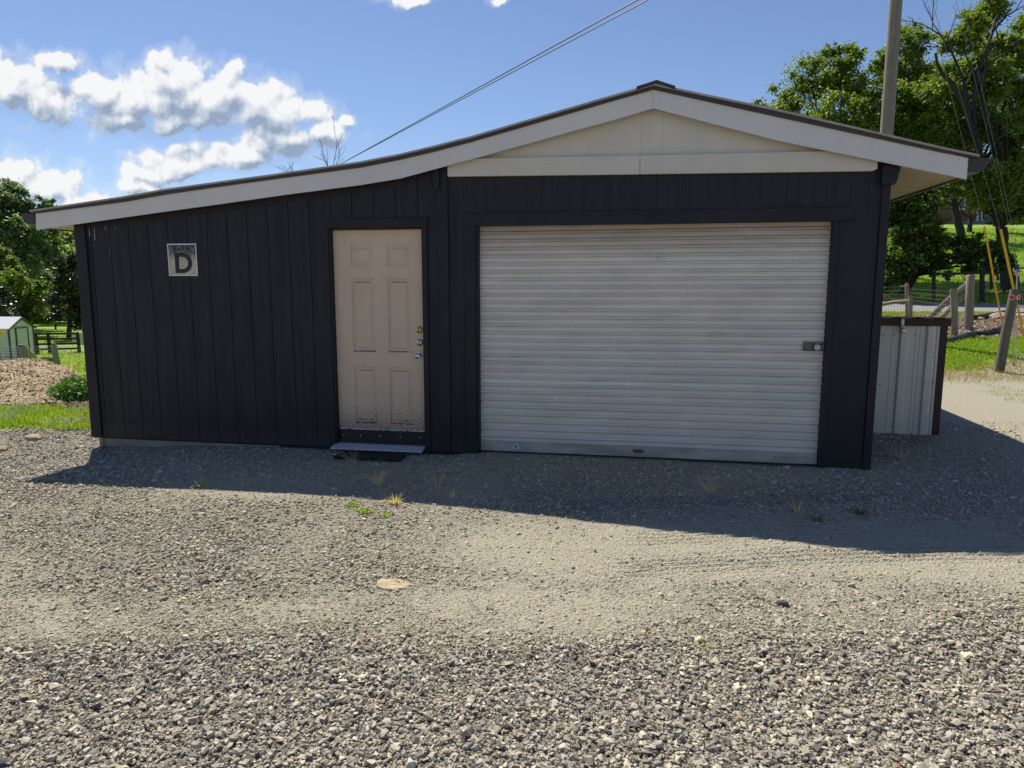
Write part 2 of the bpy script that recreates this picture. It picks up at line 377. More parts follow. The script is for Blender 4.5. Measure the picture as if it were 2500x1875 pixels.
def rotmats(n, tilt=1.0):
    a = rng.uniform(0, 2*np.pi, n); tx = rng.normal(0, .35*tilt, n); ty = rng.normal(0, .35*tilt, n)
    ca, sa = np.cos(a), np.sin(a); Rz = np.zeros((n, 3, 3)); Rz[:, 0, 0] = ca; Rz[:, 0, 1] = -sa; Rz[:, 1, 0] = sa; Rz[:, 1, 1] = ca; Rz[:, 2, 2] = 1
    Rx = np.zeros((n, 3, 3)); Rx[:, 0, 0] = 1; Rx[:, 1, 1] = np.cos(tx); Rx[:, 1, 2] = -np.sin(tx); Rx[:, 2, 1] = np.sin(tx); Rx[:, 2, 2] = np.cos(tx)
    Ry = np.zeros((n, 3, 3)); Ry[:, 1, 1] = 1; Ry[:, 0, 0] = np.cos(ty); Ry[:, 0, 2] = np.sin(ty); Ry[:, 2, 0] = -np.sin(ty); Ry[:, 2, 2] = np.cos(ty)
    return Rz@Rx@Ry
def ground_z(x, y):
    ix = np.clip(np.searchsorted(gx, x)-1, 0, nx-2); iy = np.clip(np.searchsorted(gy, y)-1, 0, ny-2)
    fx = (x-gx[ix])/(gx[ix+1]-gx[ix]); fy = (y-gy[iy])/(gy[iy+1]-gy[iy])
    return (Zg[iy, ix]*(1-fx)+Zg[iy, ix+1]*fx)*(1-fy)+(Zg[iy+1, ix]*(1-fx)+Zg[iy+1, ix+1]*fx)*fy
def gz(x, y): return float(ground_z(np.array([x]), np.array([y]))[0])
def stones_mesh(x, y, size, base_v, base_f, flat=(.35, .75), sink=.25, lift=0.0, tilt=.9):
    n = len(x); k = len(base_v)
    v = base_v[None]*(1+rng.uniform(-.42, .42, (n, k, 1)))
    if k == 8: v = v+rng.uniform(-.30, .30, (n, k, 3)); v[:, 4:, :2] *= rng.uniform(.45, .95, (n, 1, 2))
    sc3 = np.stack([rng.uniform(.75, 1.35, n), rng.uniform(.6, 1.0, n), rng.uniform(flat[0], flat[1], n)], -1)
    v = v*sc3[:, None, :]*size[:, None, None]
    v = np.einsum('nij,nkj->nki', rotmats(n, tilt), v)
    qx, qy, _ = proj(x, y, np.zeros(n)); du = dust(qx, qy)
    z = ground_z(x, y)+size*sc3[:, 2]*(1-2*(sink+.32*du))+size*lift*rng.random(n)*np.clip(1-1.5*du, 0, 1)
    v = v+np.stack([x, y, z], -1)[:, None, :]
    f = base_f[None]+(np.arange(n)*k)[:, None, None]
    g = np.clip(rng.normal(.345, .085, n), .09, .58); c = np.stack([g*1.07, g*.99, g*.80], -1)
    r = rng.random(n)
    m = r > .70; c[m] = np.stack([g*1.35, g*1.2, g*.92], -1)[m]
    m = (r > .16) & (r < .175); c[m] = np.array([.38, .27, .16])*rng.uniform(.6, 1.1, (m.sum(), 1))
    m = (r > .185) & (r < .23); c[m] = np.array([.5, .48, .43])*rng.uniform(.7, 1.1, (m.sum(), 1))
    m = (r > .23) & (r < .36); c[m] = np.stack([g*.53, g*.51, g*.48], -1)[m]
    dm_ = np.clip(du*1.0, 0, .65)[:, None]
    c = c*(1-dm_)+np.array([.43, .385, .275])*(g/.33)[:, None]**.5*dm_
    return v.reshape(-1, 3), f.reshape(-1, 3), np.repeat(c, k, 0)
gravm, t, b = nt('gravel_stone')
at = N(t, 'ShaderNodeAttribute', attribute_name='Col')
nn_ = ramp(t, noise(t, 220, 4, .7), [(.25, (.72, .72, .72)), (.75, (1.2, 1.18, 1.14))])
L(t, mixc(t, 1.0, at.outputs['Color'], nn_, 'MULTIPLY'), b.inputs['Base Color']); b.inputs['Roughness'].default_value = .85
b.inputs['Specular IOR Level'].default_value = .3
bump(t, b, noise(t, 350, 3, .6), .3, .002)
def scatter(n, s0, s1, fn):
    s = np.sqrt(rng.uniform(s0*s0, s1*s1, n)); bb = rng.uniform(-.84, .84, n)
    x = s*bb*math.cos(YAW)-math.sin(YAW)*s; y = s*bb*math.sin(YAW)+math.cos(YAW)*s-D
    px, py, _ = proj(x, y, np.zeros(n)); p = fn(px, py)
    inside = (x > -5.72) & (x < 2.02) & (y > -.03)
    keep = (rng.random(n) < p) & ~inside; return x[keep], y[keep]
def pg(px, py):
    w_ = 200*(fbm(px, py*2.5, .006, 4, 51)-.5)
    return np.clip(.9*sstep(1380, 1720, py+w_)+(1-dust(px, py)-.28)*1.3, 0.10, 1)*np.where(vnoise(px/45, py/14, 19) > .28, 1, .55)
VV, FF, CC, off = [], [], [], 0
def addst(r_):
    global off
    VV.append(r_[0]); FF.append(r_[1]+off); CC.append(r_[2]); off += len(r_[0])
SZ = lambda m, sg, lo, hi: rng.lognormal(math.log(m), sg, len(x)).clip(lo, hi)
x, y = scatter(170000, 2.05, 6.4, pg); addst(stones_mesh(x, y, SZ(.0076, .36, .004, .020), bxv, bxf, (.26, .60), lift=.8))
x, y = scatter(40000, 2.05, 6.4, pg); addst(stones_mesh(x, y, SZ(.0085, .36, .004, .020), icv, icf, (.3, .65), lift=.8))
x, y = scatter(50000, 2.05, 3.6, lambda a, b_: pg(a, b_)*.9); addst(stones_mesh(x, y, SZ(.0048, .25, .003, .008), bxv, bxf, (.3, .7), sink=.1))
x, y = scatter(210000, 3.0, 6.8, lambda a, b_: .30+.7*pg(a, b_)); addst(stones_mesh(x, y, SZ(.0048, .3, .003, .009), ocv, ocf, (.22, .5), sink=.3, tilt=.6))
x, y = scatter(80000, 5.6, 9.0, lambda a, b_: (.45+.5*(b_ < 1230))*(b_ > 1030)*(.35+.65*(fbm(a, b_*3, .01, 3, 61) > .45))); addst(stones_mesh(x, y, SZ(.0092, .42, .004, .03), bxv, bxf, (.25, .55), sink=.2))
x, y = scatter(90, 2.6, 6.5, lambda a, b_: .8); addst(stones_mesh(x, y, rng.uniform(.016, .030, len(x)), bxv, bxf, (.35, .6)))
grv = npmesh('gravel', np.concatenate(VV), np.concatenate(FF), gravm, col=np.concatenate(CC)); grv['kind'] = 'stuff'
tag(grv, 'grey and tan crushed stone gravel strewn over the yard', 'gravel')
# ================================================================== MATERIALS
m_siding = paint('charcoal_siding', (.0255, .0245, .0300), .5, .35, 2.5, .35, 25, stretch=(6, 6, .5))
def splash(m, top=.30):                                   # dried mud splashed up the foot of the boards
    t = m.node_tree; b = t.nodes['Principled BSDF']; src = b.inputs['Base Color'].links[0].from_socket
    g = N(t, 'ShaderNodeNewGeometry'); s_ = N(t, 'ShaderNodeSeparateXYZ'); L(t, g.outputs['Position'], s_.inputs[0])
    mr = N(t, 'ShaderNodeMapRange'); L(t, s_.outputs[2], mr.inputs[0]); mr.inputs[1].default_value = top; mr.inputs[2].default_value = 0; mr.inputs[3].default_value = -.3; mr.inputs[4].default_value = .28
    f_ = ramp(t, math_(t, 'ADD', mr.outputs[0], noise(t, 22, 6, .75)), [(.45, (0, 0, 0)), (.85, (.45, .45, .45))])
    c_ = mixc(t, f_, src, (.09, .075, .055)); st_ = ramp(t, noise(t, 5, 5, .7, stretch=(3, 3, .25)), [(.55, (0, 0, 0)), (.8, (.5, .5, .5))])
    L(t, mixc(t, st_, c_, (.03, .03, .034)), b.inputs['Base Color'])
splash(m_siding); m_siding.node_tree.nodes['Principled BSDF'].inputs['Specular IOR Level'].default_value = .22
m_trimdk = paint('charcoal_trim', (.0235, .0222, .0265), .48, .2, 3, .2, 30)
m_trimdk.node_tree.nodes['Principled BSDF'].inputs['Specular IOR Level'].default_value = .22
m_brown = paint('brown_metal', (.045, .033, .035), .45, .2, 4, .05)
m_tan = paint('weathered_tan_board', (.66, .61, .52), .6, .07, 3, .08, 60, spots=.0)
m_white = paint('pale_fascia_paint', (.70, .68, .64), .5, .06, 2, .05, 60)
m_shingle = paint('pale_roof_edge', (.42, .38, .33), .8, .2, 6, .4, 40)
m_soffit = paint('tan_vinyl_soffit', (.62, .51, .34), .6, .08, 4, .05)
m_conc = paint('bare_concrete', (.30, .26, .20), .9, .25, 5, .5, 50, spots=.5)
m_alu = paint('brushed_aluminium', (.62, .64, .68), .4, .12, 8, .1, 40, metal=.25, stretch=(1, 20, 20))
m_steel = paint('galvanised_steel', (.42, .42, .40), .4, .2, 20, .1, metal=.8)
m_steeldk = paint('dull_dark_steel', (.12, .12, .12), .4, .3, 30, .1, metal=.8)
m_brass = paint('worn_brass', (.62, .46, .16), .3, .15, 40, .05, metal=.9)
m_chrome = paint('satin_chrome', (.5, .5, .5), .22, .1, 40, .02, metal=1)
m_rubber = paint('black_rubber', (.012, .012, .013), .8, .3, 8, .4, 40)
m_caulk = paint('white_caulk', (.7, .7, .7), .6, .1, 8, .1)
m_chip = paint('exposed_dark_primer', (.07, .065, .07), .8, .5, 60, .3, 80)
m_black = paint('matt_black_paint', (.010, .011, .013), .5, .3, 8, .1)
m_wood = paint('grey_weathered_wood', (.25, .215, .17), .9, .35, 6, .6, 30, stretch=(6, 6, .7))
m_wooddk = paint('dark_stained_wood', (.028, .024, .02), .8, .4, 5, .5, 20)
m_woodbr = paint('dark_brown_timber', (.05, .028, .02), .75, .35, 5, .4, 20)
m_yellow = paint('yellow_plastic', (.72, .42, .015), .5, .12, 3, .05)
m_red = paint('red_reflector', (.55, .012, .02), .2, .1, 40, .05)
m_wire = paint('wire_steel', (.22, .22, .22), .5, .2, 6, 0, metal=.5)
m_binmetal = paint('cream_ribbed_sheet', (.62, .59, .49), .45, .10, 3, .06, 30, spots=.0)

# tan door skin with dirt splashed up its foot
m_door, t, b = nt('tan_door_paint')
base = ramp(t, noise(t, 3, 5, .65), [(.3, (.62, .465, .325)), (.7, (.72, .555, .395))])
tcn = t.nodes['TC']; sz = N(t, 'ShaderNodeSeparateXYZ'); L(t, tcn.outputs['Object'], sz.inputs[0])
low = N(t, 'ShaderNodeMapRange'); L(t, sz.outputs[2], low.inputs[0]); low.inputs[1].default_value = .62; low.inputs[2].default_value = .08; low.inputs[3].default_value = -.12; low.inputs[4].default_value = .22
dirt = ramp(t, math_(t, 'ADD', noise(t, 60, 6, .75), low.outputs[0]), [(.52, (0, 0, 0)), (.72, (.85, .85, .85))])
base = mixc(t, dirt, base, (.10, .085, .06))
spk = ramp(t, noise(t, 110, 2, .5), [(.70, (0, 0, 0)), (.76, (.7, .7, .7))])
L(t, mixc(t, spk, base, (.16, .11, .07)), b.inputs['Base Color']); b.inputs['Roughness'].default_value = .55
bump(t, b, noise(t, 60, 4, .6, stretch=(1, 1, .35)), .12, .003)

# painted steel curtain: dust on the flats, a scraped band, brown staining at the top
m_cur, t, b = nt('roller_curtain_paint')
base = ramp(t, noise(t, 1.5, 6, .6, stretch=(1, 1, 4)), [(.25, (.60, .555, .48)), (.75, (.78, .73, .64))])
tcn = t.nodes['TC']; sz = N(t, 'ShaderNodeSeparateXYZ'); L(t, tcn.outputs['Object'], sz.inputs[0])
zz = sz.outputs[2]
tp = N(t, 'ShaderNodeMapRange'); L(t, zz, tp.inputs[0]); tp.inputs[1].default_value = 1.75; tp.inputs[2].default_value = 2.08
st = ramp(t, math_(t, 'MULTIPLY', tp.outputs[0], math_(t, 'ADD', noise(t, 3, 5, .7, stretch=(1, 1, 6)), .45)), [(.15, (0, 0, 0)), (.95, (.75, .75, .75))])
base = mixc(t, st, base, (.33, .245, .16))
smud = ramp(t, noise(t, 2.2, 6, .75, stretch=(1, 1, 5)), [(.58, (0, 0, 0)), (.75, (.45, .45, .45))])
base = mixc(t, smud, base, (.24, .225, .20))
bandz = N(t, 'ShaderNodeMapRange'); L(t, math_(t, 'ABSOLUTE', math_(t, 'SUBTRACT', zz, .690)), bandz.inputs[0]); bandz.inputs[1].default_value = .022; bandz.inputs[2].default_value = .008
scrape = math_(t, 'MULTIPLY', bandz.outputs[0], ramp(t, noise(t, 5, 5, .7, stretch=(1.2, 1, 14)), [(.46, (0, 0, 0)), (.52, (1, 1, 1))]))
xf = N(t, 'ShaderNodeMapRange'); L(t, sz.outputs[0], xf.inputs[0]); xf.inputs[1].default_value = 1.1; xf.inputs[2].default_value = .0
base = mixc(t, math_(t, 'MULTIPLY', scrape, xf.outputs[0]), base, (.78, .79, .80))
sp2 = ramp(t, noise(t, 70, 2, .5, stretch=(1, 1, 1.4)), [(.735, (0, 0, 0)), (.76, (.8, .8, .8))])
base = mixc(t, sp2, base, (.14, .11, .08))
L(t, base, b.inputs['Base Color']); b.inputs['Roughness'].default_value = .42; b.inputs['Specular IOR Level'].default_value = .5

# ================================================================== THE BUILDING
bld = thing('storage_building', 'long low charcoal sided building with pale gable fascia, tan door and roll-up door', 'building', (-1.8, 3.5, 0))
FY = -.12
def line(pts, y=FY): return [(W(px, py, y)[0], W(px, py, y)[2]) for px, py in pts]
roofpx = [(78,514),(300,481),(407,462),(560,441),(700,422),(881,395.5),(977,377),(1060,357.5),(1100,347),(1148,335),(1500,233),(1596,206),(1898,268.6),(2300,361),(2387,379)]
btop = [(87,521.6),(300,493),(407,474),(560,452),(700,433),(881,408.5),(977,389.5),(1060,370),(1100,359.5),(1148,347),(1500,245),(1594,218)]
bbot = [(88,561),(300,531),(407,516),(560,495),(700,475),(881,451.5),(976.6,435.6),(1060,413),(1100,402),(1148,389.5),(1500,292),(1594,264)]
btr = [(1594,218),(1898,285),(2300,372),(2364,386)]; bbr = [(1594,264),(1898,343),(2300,425),(2360,438)]
LT = line(btop); LB = line(bbot); RT_ = line(btr); RB = line(bbr)
def clipz(x):
    xs = [p[0] for p in LT+RT_[1:]]; zs = [p[1] for p in LT+RT_[1:]]
    zb = [p[1] for p in LB+RB[1:]]
    return float(np.interp(x, xs, zs))*.45+float(np.interp(x, xs, zb))*.55
XL, XR = W(186, 552)[0], W(2172, 425)[0]
# openings
PX0, PX1 = W(815, 800)[0], W(1033, 800)[0]; PZ1 = W(924, 560)[2]; PZ0 = W(925, 1076)[2]
GX0, GX1 = W(1169, 800)[0], W(2018, 800)[0]; GZ1 = W(1600, 546)[2]
HZ = [(PX0-.02, PX1+.02, -.1, PZ1+.02), (GX0-.02, GX1+.02, -.2, GZ1+.02)]
gpx = [W(150+c*.3165, 1050)[0] for c in (350, 1975)]; pitch_ = (gpx[1]-gpx[0])/11
xs = [XL+.01]; g = gpx[0]
while g < XR-.05: xs.append(g); g += pitch_
xs.append(XR-.01)
sd = MB()
TRIMB = W(1300, 428, 0)[2]
for i in range(len(xs)-1):
    gp_ = .003 if xs[i+1] < W(1100, 700)[0] else .0009
    a, c = xs[i]+gp_, xs[i+1]-gp_
    cuts = sorted({a, c}|{v for h in HZ for v in (h[0], h[1]) if a < v < c})
    for p, q in zip(cuts[:-1], cuts[1:]):
        mid = (p+q)/2; zb = 0.0
        for h in HZ:
            if h[0] < mid < h[1]: zb = h[3]
        sd.prism([(p, zb), (q, zb), (q, clipz(q)), (p, clipz(p))], 0, .018)
sdo = sd.build('front_siding', m_siding, bld, bevel=.002)
# backing sheet just behind the grooves, and the other three walls
bk = MB()
cuts = sorted({XL, XR}|{v for h in HZ for v in (h[0], h[1])}|{p[0] for p in LT+RT_ if XL < p[0] < XR})
for p, q in zip(cuts[:-1], cuts[1:]):
    zb = -.02
    for h in HZ:
        if h[0] < (p+q)/2 < h[1]: zb = h[3]
    bk.prism([(p, zb), (q, zb), (q, clipz(q)), (p, clipz(p))], .0185, .06)
DEPTH = 7.0
bk.box(XL, XL+.05, .06, DEPTH, 0, clipz(XL)); bk.box(XR-.05, XR, .06, DEPTH, 0, clipz(XR))
for p, q in zip(cuts[:-1], cuts[1:]): bk.prism([(p, 0), (q, 0), (q, clipz(q)), (p, clipz(p))], DEPTH, DEPTH+.05)
bk.build('wall', m_trimdk, bld)
fd = MB(); fd.box(XL+.09, -3.55, .022, .12, -.6, -.002); fd.box(XL+.09, XR-.02, .121, DEPTH-.02, -.6, -.002); fd.box(XL+.06, XL+.10, .0, .05, -.5, -.01)
fd.build('foundation', m_conc, bld)
# trims
def board(px0, px1, py0, py1, proud, name, mat=m_trimdk, y1=-.0005, bev=.003):
    a = W(px0, py0, -proud); c = W(px1, py1, -proud); o = MB(); o.box(a[0], c[0], -proud, y1, c[2], a[2]); return o.build(name, mat, bld, bevel=bev)
ct = MB(); ct.prism([(XL-.012, -.004), (XL+.11, -.004), (XL+.11, clipz(XL+.11)), (XL-.012, clipz(XL))], -.022, -.0005); ct.box(XL-.012, XL-.0005, 0, .1, -.004, clipz(XL))
ct.build('corner_trim', m_trimdk, bld, bevel=.003)
ct = MB(); xr0 = W(2128, 800)[0]; ct.prism([(xr0, -.03), (XR+.012, -.03), (XR+.012, clipz(XR)), (xr0, clipz(xr0))], -.024, -.0005); ct.box(XR+.0005, XR+.014, 0, .1, -.03, clipz(XR))
ct.build('corner_trim', m_trimdk, bld, bevel=.003)
tp = MB(); x0 = W(1071, 700)[0]; x1 = W(1097, 700)[0]; tp.prism([(x0, -.01), (x1, -.01), (x1, clipz(x1)), (x0, clipz(x0))], -.022, -.0005); tp.build('trim_board', m_trimdk, bld, bevel=.003)
tp = MB(); x2 = W(1057, 430, -.05)[0]; x3 = W(1072, 430, -.05)[0]; tp.box(x2, x3, -.055, -.0005, W(1057, 463, -.05)[2], W(1057, 400, -.05)[2]); tp.build('beam_end', m_trimdk, bld, bevel=.004)
tp = MB(); a = W(2155, 405, -.05); tp.prism([(a[0], W(2155,452,-.05)[2]), (XR+.022, W(2155,452,-.05)[2]), (XR+.042, W(2155,445,-.05)[2]), (XR+.062, W(2155,412,-.05)[2]), (XR+.062, W(2155,404,-.05)[2]), (a[0], W(2155,404,-.05)[2])], -.06, -.025); tp.build('beam_end', m_trimdk, bld, bevel=.004)
tp = MB(); x0 = W(1138, 530)[0]; tp.box(x0, W(2082, 530)[0], -.024, -.0005, GZ1+.0, W(1600, 514)[2]); tp.build('door_header', m_trimdk, bld, bevel=.003)
fr = MB(); fr.prism([(XL+.11, W(300,560)[2]-.1), (XR-.1, W(300,560)[2]-.1), (XR-.1, W(300,560)[2]-.1)], -.0, -.0) if False else None
# frieze board following the rake
frz = MB(); fx = [p for p in LB if XL+.12 < p[0] < W(1056, 430)[0]]
pts = [(XL+.12, float(np.interp(XL+.12, [p[0] for p in LB], [p[1] for p in LB])))]+fx
frz.strip([(p[0], p[1]+.05) for p in pts], [(p[0], p[1]-.045) for p in pts], -.008, -.0005); frz.build('frieze_board', m_trimdk, bld)
# gable panel + horizontal trim board
gp = MB(); pz = lambda px, py: (W(px, py, -.006)[0], W(px, py, -.006)[2])
s1, s2 = 1567, 1619
for poly in ([(1140,395),(s1-.2,383),(s1-.2,250),(1470,275)], [(s1+.2,383),(s2-.15,383),(s2-.15,245),(1594,240),(s1+.2,247)], [(s2+.15,383),(2075,372),(1720,275),(s2+.15,247)]):
    q = [pz(*p) for p in poly]; gp = MB(); gp.prism(q, -.010, -.0008); gpo = gp.build('gable_panel', m_tan, bld)
tb = MB(); q = lambda px, py: (W(px, py, -.04)[0], W(px, py, -.04)[2])
tb.prism([q(1093,431), q(1562,425.5), q(1562,380), q(1161,387), q(1093,398)], -.045, -.0105)
tb.prism([q(1563,425.3), q(2130,417.5), q(2142,412), q(2142,392), q(2042,368.5), q(1563,380)], -.046, -.0105)
tbo = tb.build('trim_board', m_tan, bld, bevel=.003)
def nails(pts, y, r=.0035):
    o = MB()
    for px, py in pts: a = W(px, py, y); o.lathe((a[0], y+.001, a[2]), (0, -1, 0), [(0, r), (.004, r*.9)], 6)
    return o.build('nail_heads', m_steeldk, bld)
join(tbo, nails(((1216,395),(1215,421),(1340,392),(1574,390),(1573,417),(1785,382),(1784,410),(1985,380),(1985,407),(2116,404),(1400,390),(1400,418)), -.046))
# fascia boards
for nm, T_, B_l, cut in (('f', LT, LB, None), ('f', RT_, RB, None)):
    o = MB()
    if T_ is LT:
        k = 4
        o.strip(T_[:k], B_l[:k], FY, FY+.02); o2 = MB(); o2.strip(T_[k-1:7], B_l[k-1:7], FY-.002, FY+.018); o3 = MB(); o3.strip(T_[6:], B_l[6:], FY, FY+.02)
        o2.build('fascia_board', m_white, bld); o3.build('fascia_board', m_white, bld)
    else:
        o.strip([(T_[0][0]+.002, T_[0][1])]+T_[1:], [(B_l[0][0]+.002, B_l[0][1])]+B_l[1:], FY-.001, FY+.019)
    fo = o.build('fascia_board', m_white, bld)
    if T_ is RT_: join(fo, nails(((1612,230),(1612,252),(1925,310),(2183,372),(2342,390),(2330,410),(1926,329),(2178,395)), FY-.001, .004))
# side fascia boards and soffits
eL, eR = LT[0], RT_[-1]; bL, bR = LB[0], RB[-1]
def slope_under(x): return float(np.interp(x, [p[0] for p in LB+RB[1:]], [p[1] for p in LB+RB[1:]]))
BY = DEPTH+.15
o = MB(); o.box(bL[0], bL[0]+.02, FY+.021, BY, bL[1]+.012, eL[1]-.01); o.build('side_fascia', m_brown, bld)
o = MB(); o.box(bR[0]-.02, bR[0]-.001, FY+.021, BY, bR[1]+.012, eR[1]-.01); o.build('side_fascia', m_brown, bld)
sf = MB()
n = 46
for i in range(n):                                       # narrow vinyl panels run out from the wall
    y0 = FY+.022+i*(BY-FY-.03)/n; y1 = y0+(BY-FY-.03)/n-.006
    xa, xb = XR+.001, bR[0]-.022
    sf.prism([(xa, slope_under(xa)+.02), (xb, slope_under(xb)+.02), (xb, slope_under(xb)+.026), (xa, slope_under(xa)+.026)], y0, y1)
sf.prism([(xa, slope_under(xa)+.027), (xb, slope_under(xb)+.027), (xb, slope_under(xb)+.034), (xa, slope_under(xa)+.034)], FY+.02, BY)
sf.build('soffit', m_soffit, bld)
sf = MB(); xa, xb = bL[0]+.021, XL-.001
for i in range(n):
    y0 = FY+.022+i*(BY-FY-.03)/n; y1 = y0+(BY-FY-.03)/n-.006
    sf.prism([(xa, slope_under(xa)+.02), (xb, slope_under(xb)+.02), (xb, slope_under(xb)+.026), (xa, slope_under(xa)+.026)], y0, y1)
sf.prism([(xa, slope_under(xa)+.027), (xb, slope_under(xb)+.027), (xb, slope_under(xb)+.034), (xa, slope_under(xa)+.034)], FY+.02, BY)
sf.build('soffit', m_soffit, bld)
# dark return between rake soffit and siding
o = MB(); pts = [p for p in LB+RB[1:]]
o.strip([(p[0], p[1]+.052) for p in pts], [(p[0], p[1]+.036) for p in pts], FY+.021, -.0008); o.build('rake_soffit', m_trimdk, bld)
# roof covering
RL = line(roofpx)
rf = MB(); rf.strip([(p[0], p[1]) for p in RL], [(p[0], p[1]-.016) for p in RL], FY-.035, BY+.05)
roof = rf.build('roof', m_shingle, bld)
de = MB(); under = [(p[0], p[1]-.0165) for p in RL]
topb = LT+RT_[1:]; de.strip([(p[0]+(0), p[1]) for p in under], [(p[0], min(p[1]-.012, float(np.interp(p[0], [q[0] for q in topb], [q[1] for q in topb]))-.004)) for p in under], FY-.018, FY-.003)
de.build('drip_edge', m_brown, roof)
dk = MB(); dk.strip([(p[0], p[1]-.0165) for p in RL[:-1]], [(p[0], p[1]-.034) for p in RL[:-1]], FY-.002, BY); dk.build('roof_deck', m_brown, roof)
rc = MB()
cp = [(W(px, py, FY-.04)[0], W(px, py, FY-.04)[2]) for px, py in ((1554,211),(1582,202.5),(1603,195),(1618,200),(1649,210))]
rc.strip(cp, [(p[0], p[1]-.026) for p in cp], FY-.045, BY+.06)
rc.build('ridge_cap', m_brown, roof)
# gutters
for sgn, e, px0 in ((-1, bL[0], 0), (1, bR[0], 0)):
    g_ = MB(); z1 = W(2364, 388, FY)[2] if sgn > 0 else W(87, 521, FY)[2]; z0 = z1-.105; wd = .165
    prof = [(0, z1), (0, z0), (.09, z0), (.135, z0+.045), (wd, z1)]
    pr = [(e+sgn*(.002+p[0]), p[1]) for p in prof]
    inn = [(e+sgn*(.006+p[0]*.93), p[1]+.006) for p in prof[::-1]]
    for i in range(4):
        g_.prism([pr[i], pr[i+1], inn[3-i], inn[4-i]], FY+.004, BY)
    g_.prism(pr, FY-.004, FY+.003); g_.prism(pr, BY, BY+.004)
    g_.build('gutter', m_brown, bld)
# white paint drips under the eave
dr = MB()
for px, y0, y1, wpx in ((217,547,578,1.6),(229.5,545,586,2.2),(235,543,560,1.4),(240,543,556,1.2),(252,541,547,1.4),(257,552,562,1.6),(272,539,543,3),(281,540,560,2),(294,532,538,1.8),(262,540,546,1.2),(247,541,545,2),(287,538,542,1.2),(266,541,547,1.2),(229,598,600,1.0),(268,612,624,1.2)):
    a = W(px, y0, -.0); c_ = W(px+wpx, y1, -.0); k = 5
    for i in range(k):
        za = a[2]+(c_[2]-a[2])*i/k; zb_ = a[2]+(c_[2]-a[2])*(i+1)/k; xo = random.uniform(-.0015, .0015); ww = (c_[0]-a[0])*random.uniform(.35, .8)
        dr.box(a[0]+xo, a[0]+xo+ww, -.0026-.0001*i, -.0005, zb_, za)
join(sdo, dr.build('paint_drips', m_caulk, bld))

# ---- entry door
DYr = .045
fm = MB()
def jamb(x0, x1, z0, z1, y0=-.024, y1=.05): fm.box(x0, x1, y0, y1, z0, z1)
cx0, cx1 = W(797, 800)[0], W(1047, 800)[0]; ztop = W(924, 546)[2]
jamb(cx0, PX0-.016, -.02, PZ1+.012); jamb(PX1+.012, cx1, -.02, PZ1+.012); jamb(cx0-.004, cx1+.004, PZ1+.0125, ztop+.045)
fm.box(PX0-.0155, PX0-.002, -.016, .05, 0, PZ1+.012); fm.box(PX1+.002, PX1+.0115, -.016, .05, 0, PZ1+.012); fm.box(PX0-.002, PX1+.002, -.016, .05, PZ1+.002, PZ1+.012)
frame = fm.build('door_frame', m_trimdk, bld, bevel=.003)
dr_o = (PX0, DYr, 0)
dw = PX1-PX0; dh = PZ1-.002-.08; zbase = .08
ed = MB()
U = [.0, .195, .445, .60, .85, 1.0]; Vv = [0, .083, .355, .432, .775, .835, .930, 1.0]   # from the bottom
xsx = [PX0+.003+u*(dw-.006) for u in U]; zsz = [zbase+v*dh for v in Vv]
yF = DYr
def quad(a, b_, c_, d_): ed.add([a, b_, c_, d_], [(0, 1, 2, 3)])
for i in range(5):
    for j in range(7):
        X0, X1, Z0, Z1_ = xsx[i], xsx[i+1], zsz[j], zsz[j+1]
        if i in (1, 3) and j in (1, 3, 5):
            rings = [(0, 0), (.006, .014), (.013, .015), (.036, .003), (.038, .0)]
            for (i0, dy0), (i1, dy1) in zip(rings[:-1], rings[1:]):
                A = [(X0+i0, yF+dy0, Z0+i0), (X1-i0, yF+dy0, Z0+i0), (X1-i0, yF+dy0, Z1_-i0), (X0+i0, yF+dy0, Z1_-i0)]
                B2 = [(X0+i1, yF+dy1, Z0+i1), (X1-i1, yF+dy1, Z0+i1), (X1-i1, yF+dy1, Z1_-i1), (X0+i1, yF+dy1, Z1_-i1)]
                for k in range(4): quad(A[k], A[(k+1) % 4], B2[(k+1) % 4], B2[k])
            quad(*B2)
        else: quad((X0, yF, Z0), (X1, yF, Z0), (X1, yF, Z1_), (X0, yF, Z1_))
ed.box(PX0+.003, PX1-.003, yF+.012, yF+.042, zbase, zbase+dh)
door = ed.build('entry_door', m_door, bld, origin=(PX0, yF, 0)); door['label'] = 'tan six panel steel door with chipped paint'
ch = MB()
def jag(x0, x1, z, h, m=.003, y=None, n=14):
    y = yF-.0012 if y is None else y
    for i in range(n):
        a = x0+(x1-x0)*i/n; c_ = x0+(x1-x0)*(i+1)/n; r1 = random.uniform(.35, 1)*h
        if random.random() < .12: continue
        zz_ = z+random.uniform(-m, m); ch.box(a, c_, y, y+.001, zz_-r1/2, zz_+r1/2)
for j in (1, 3):
    for i in (1, 3): jag(xsx[i]-.005, xsx[i+1]+.006, zsz[j]-.002, .016 if j == 1 else .012); jag(xsx[i]+.035, xsx[i+1]-.035, zsz[j+1]-.034, .006, .0015)
for k in range(26): jag(*(lambda x_, z_: (x_, x_+random.uniform(.003, .012), z_))(PX0+random.uniform(.3, .75)*dw, random.gauss(.17, .035)), random.uniform(.003, .010), n=2)
join(door, ch.build('chipped_paint', m_chip, door))
sw = MB(); zs0 = W(925, 1074, yF-.01)[2]; zs1 = W(925, 1050, yF-.01)[2]
sw.box(PX0+.003, PX1-.003, yF-.012, yF-.0012, .045, zs1); sweep = sw.build('door_sweep', m_black, door, bevel=.002)
sw = MB()
for fx_ in (.055, .255, .48, .71, .935): sw.lathe((PX0+fx_*dw, yF-.0125, (zs1+.045)/2+.004), (0, -1, 0), [(0, .008), (.003, .0075), (.005, .004)], 10)
join(sweep, sw.build('screw_heads', m_chrome, door, smooth=True))
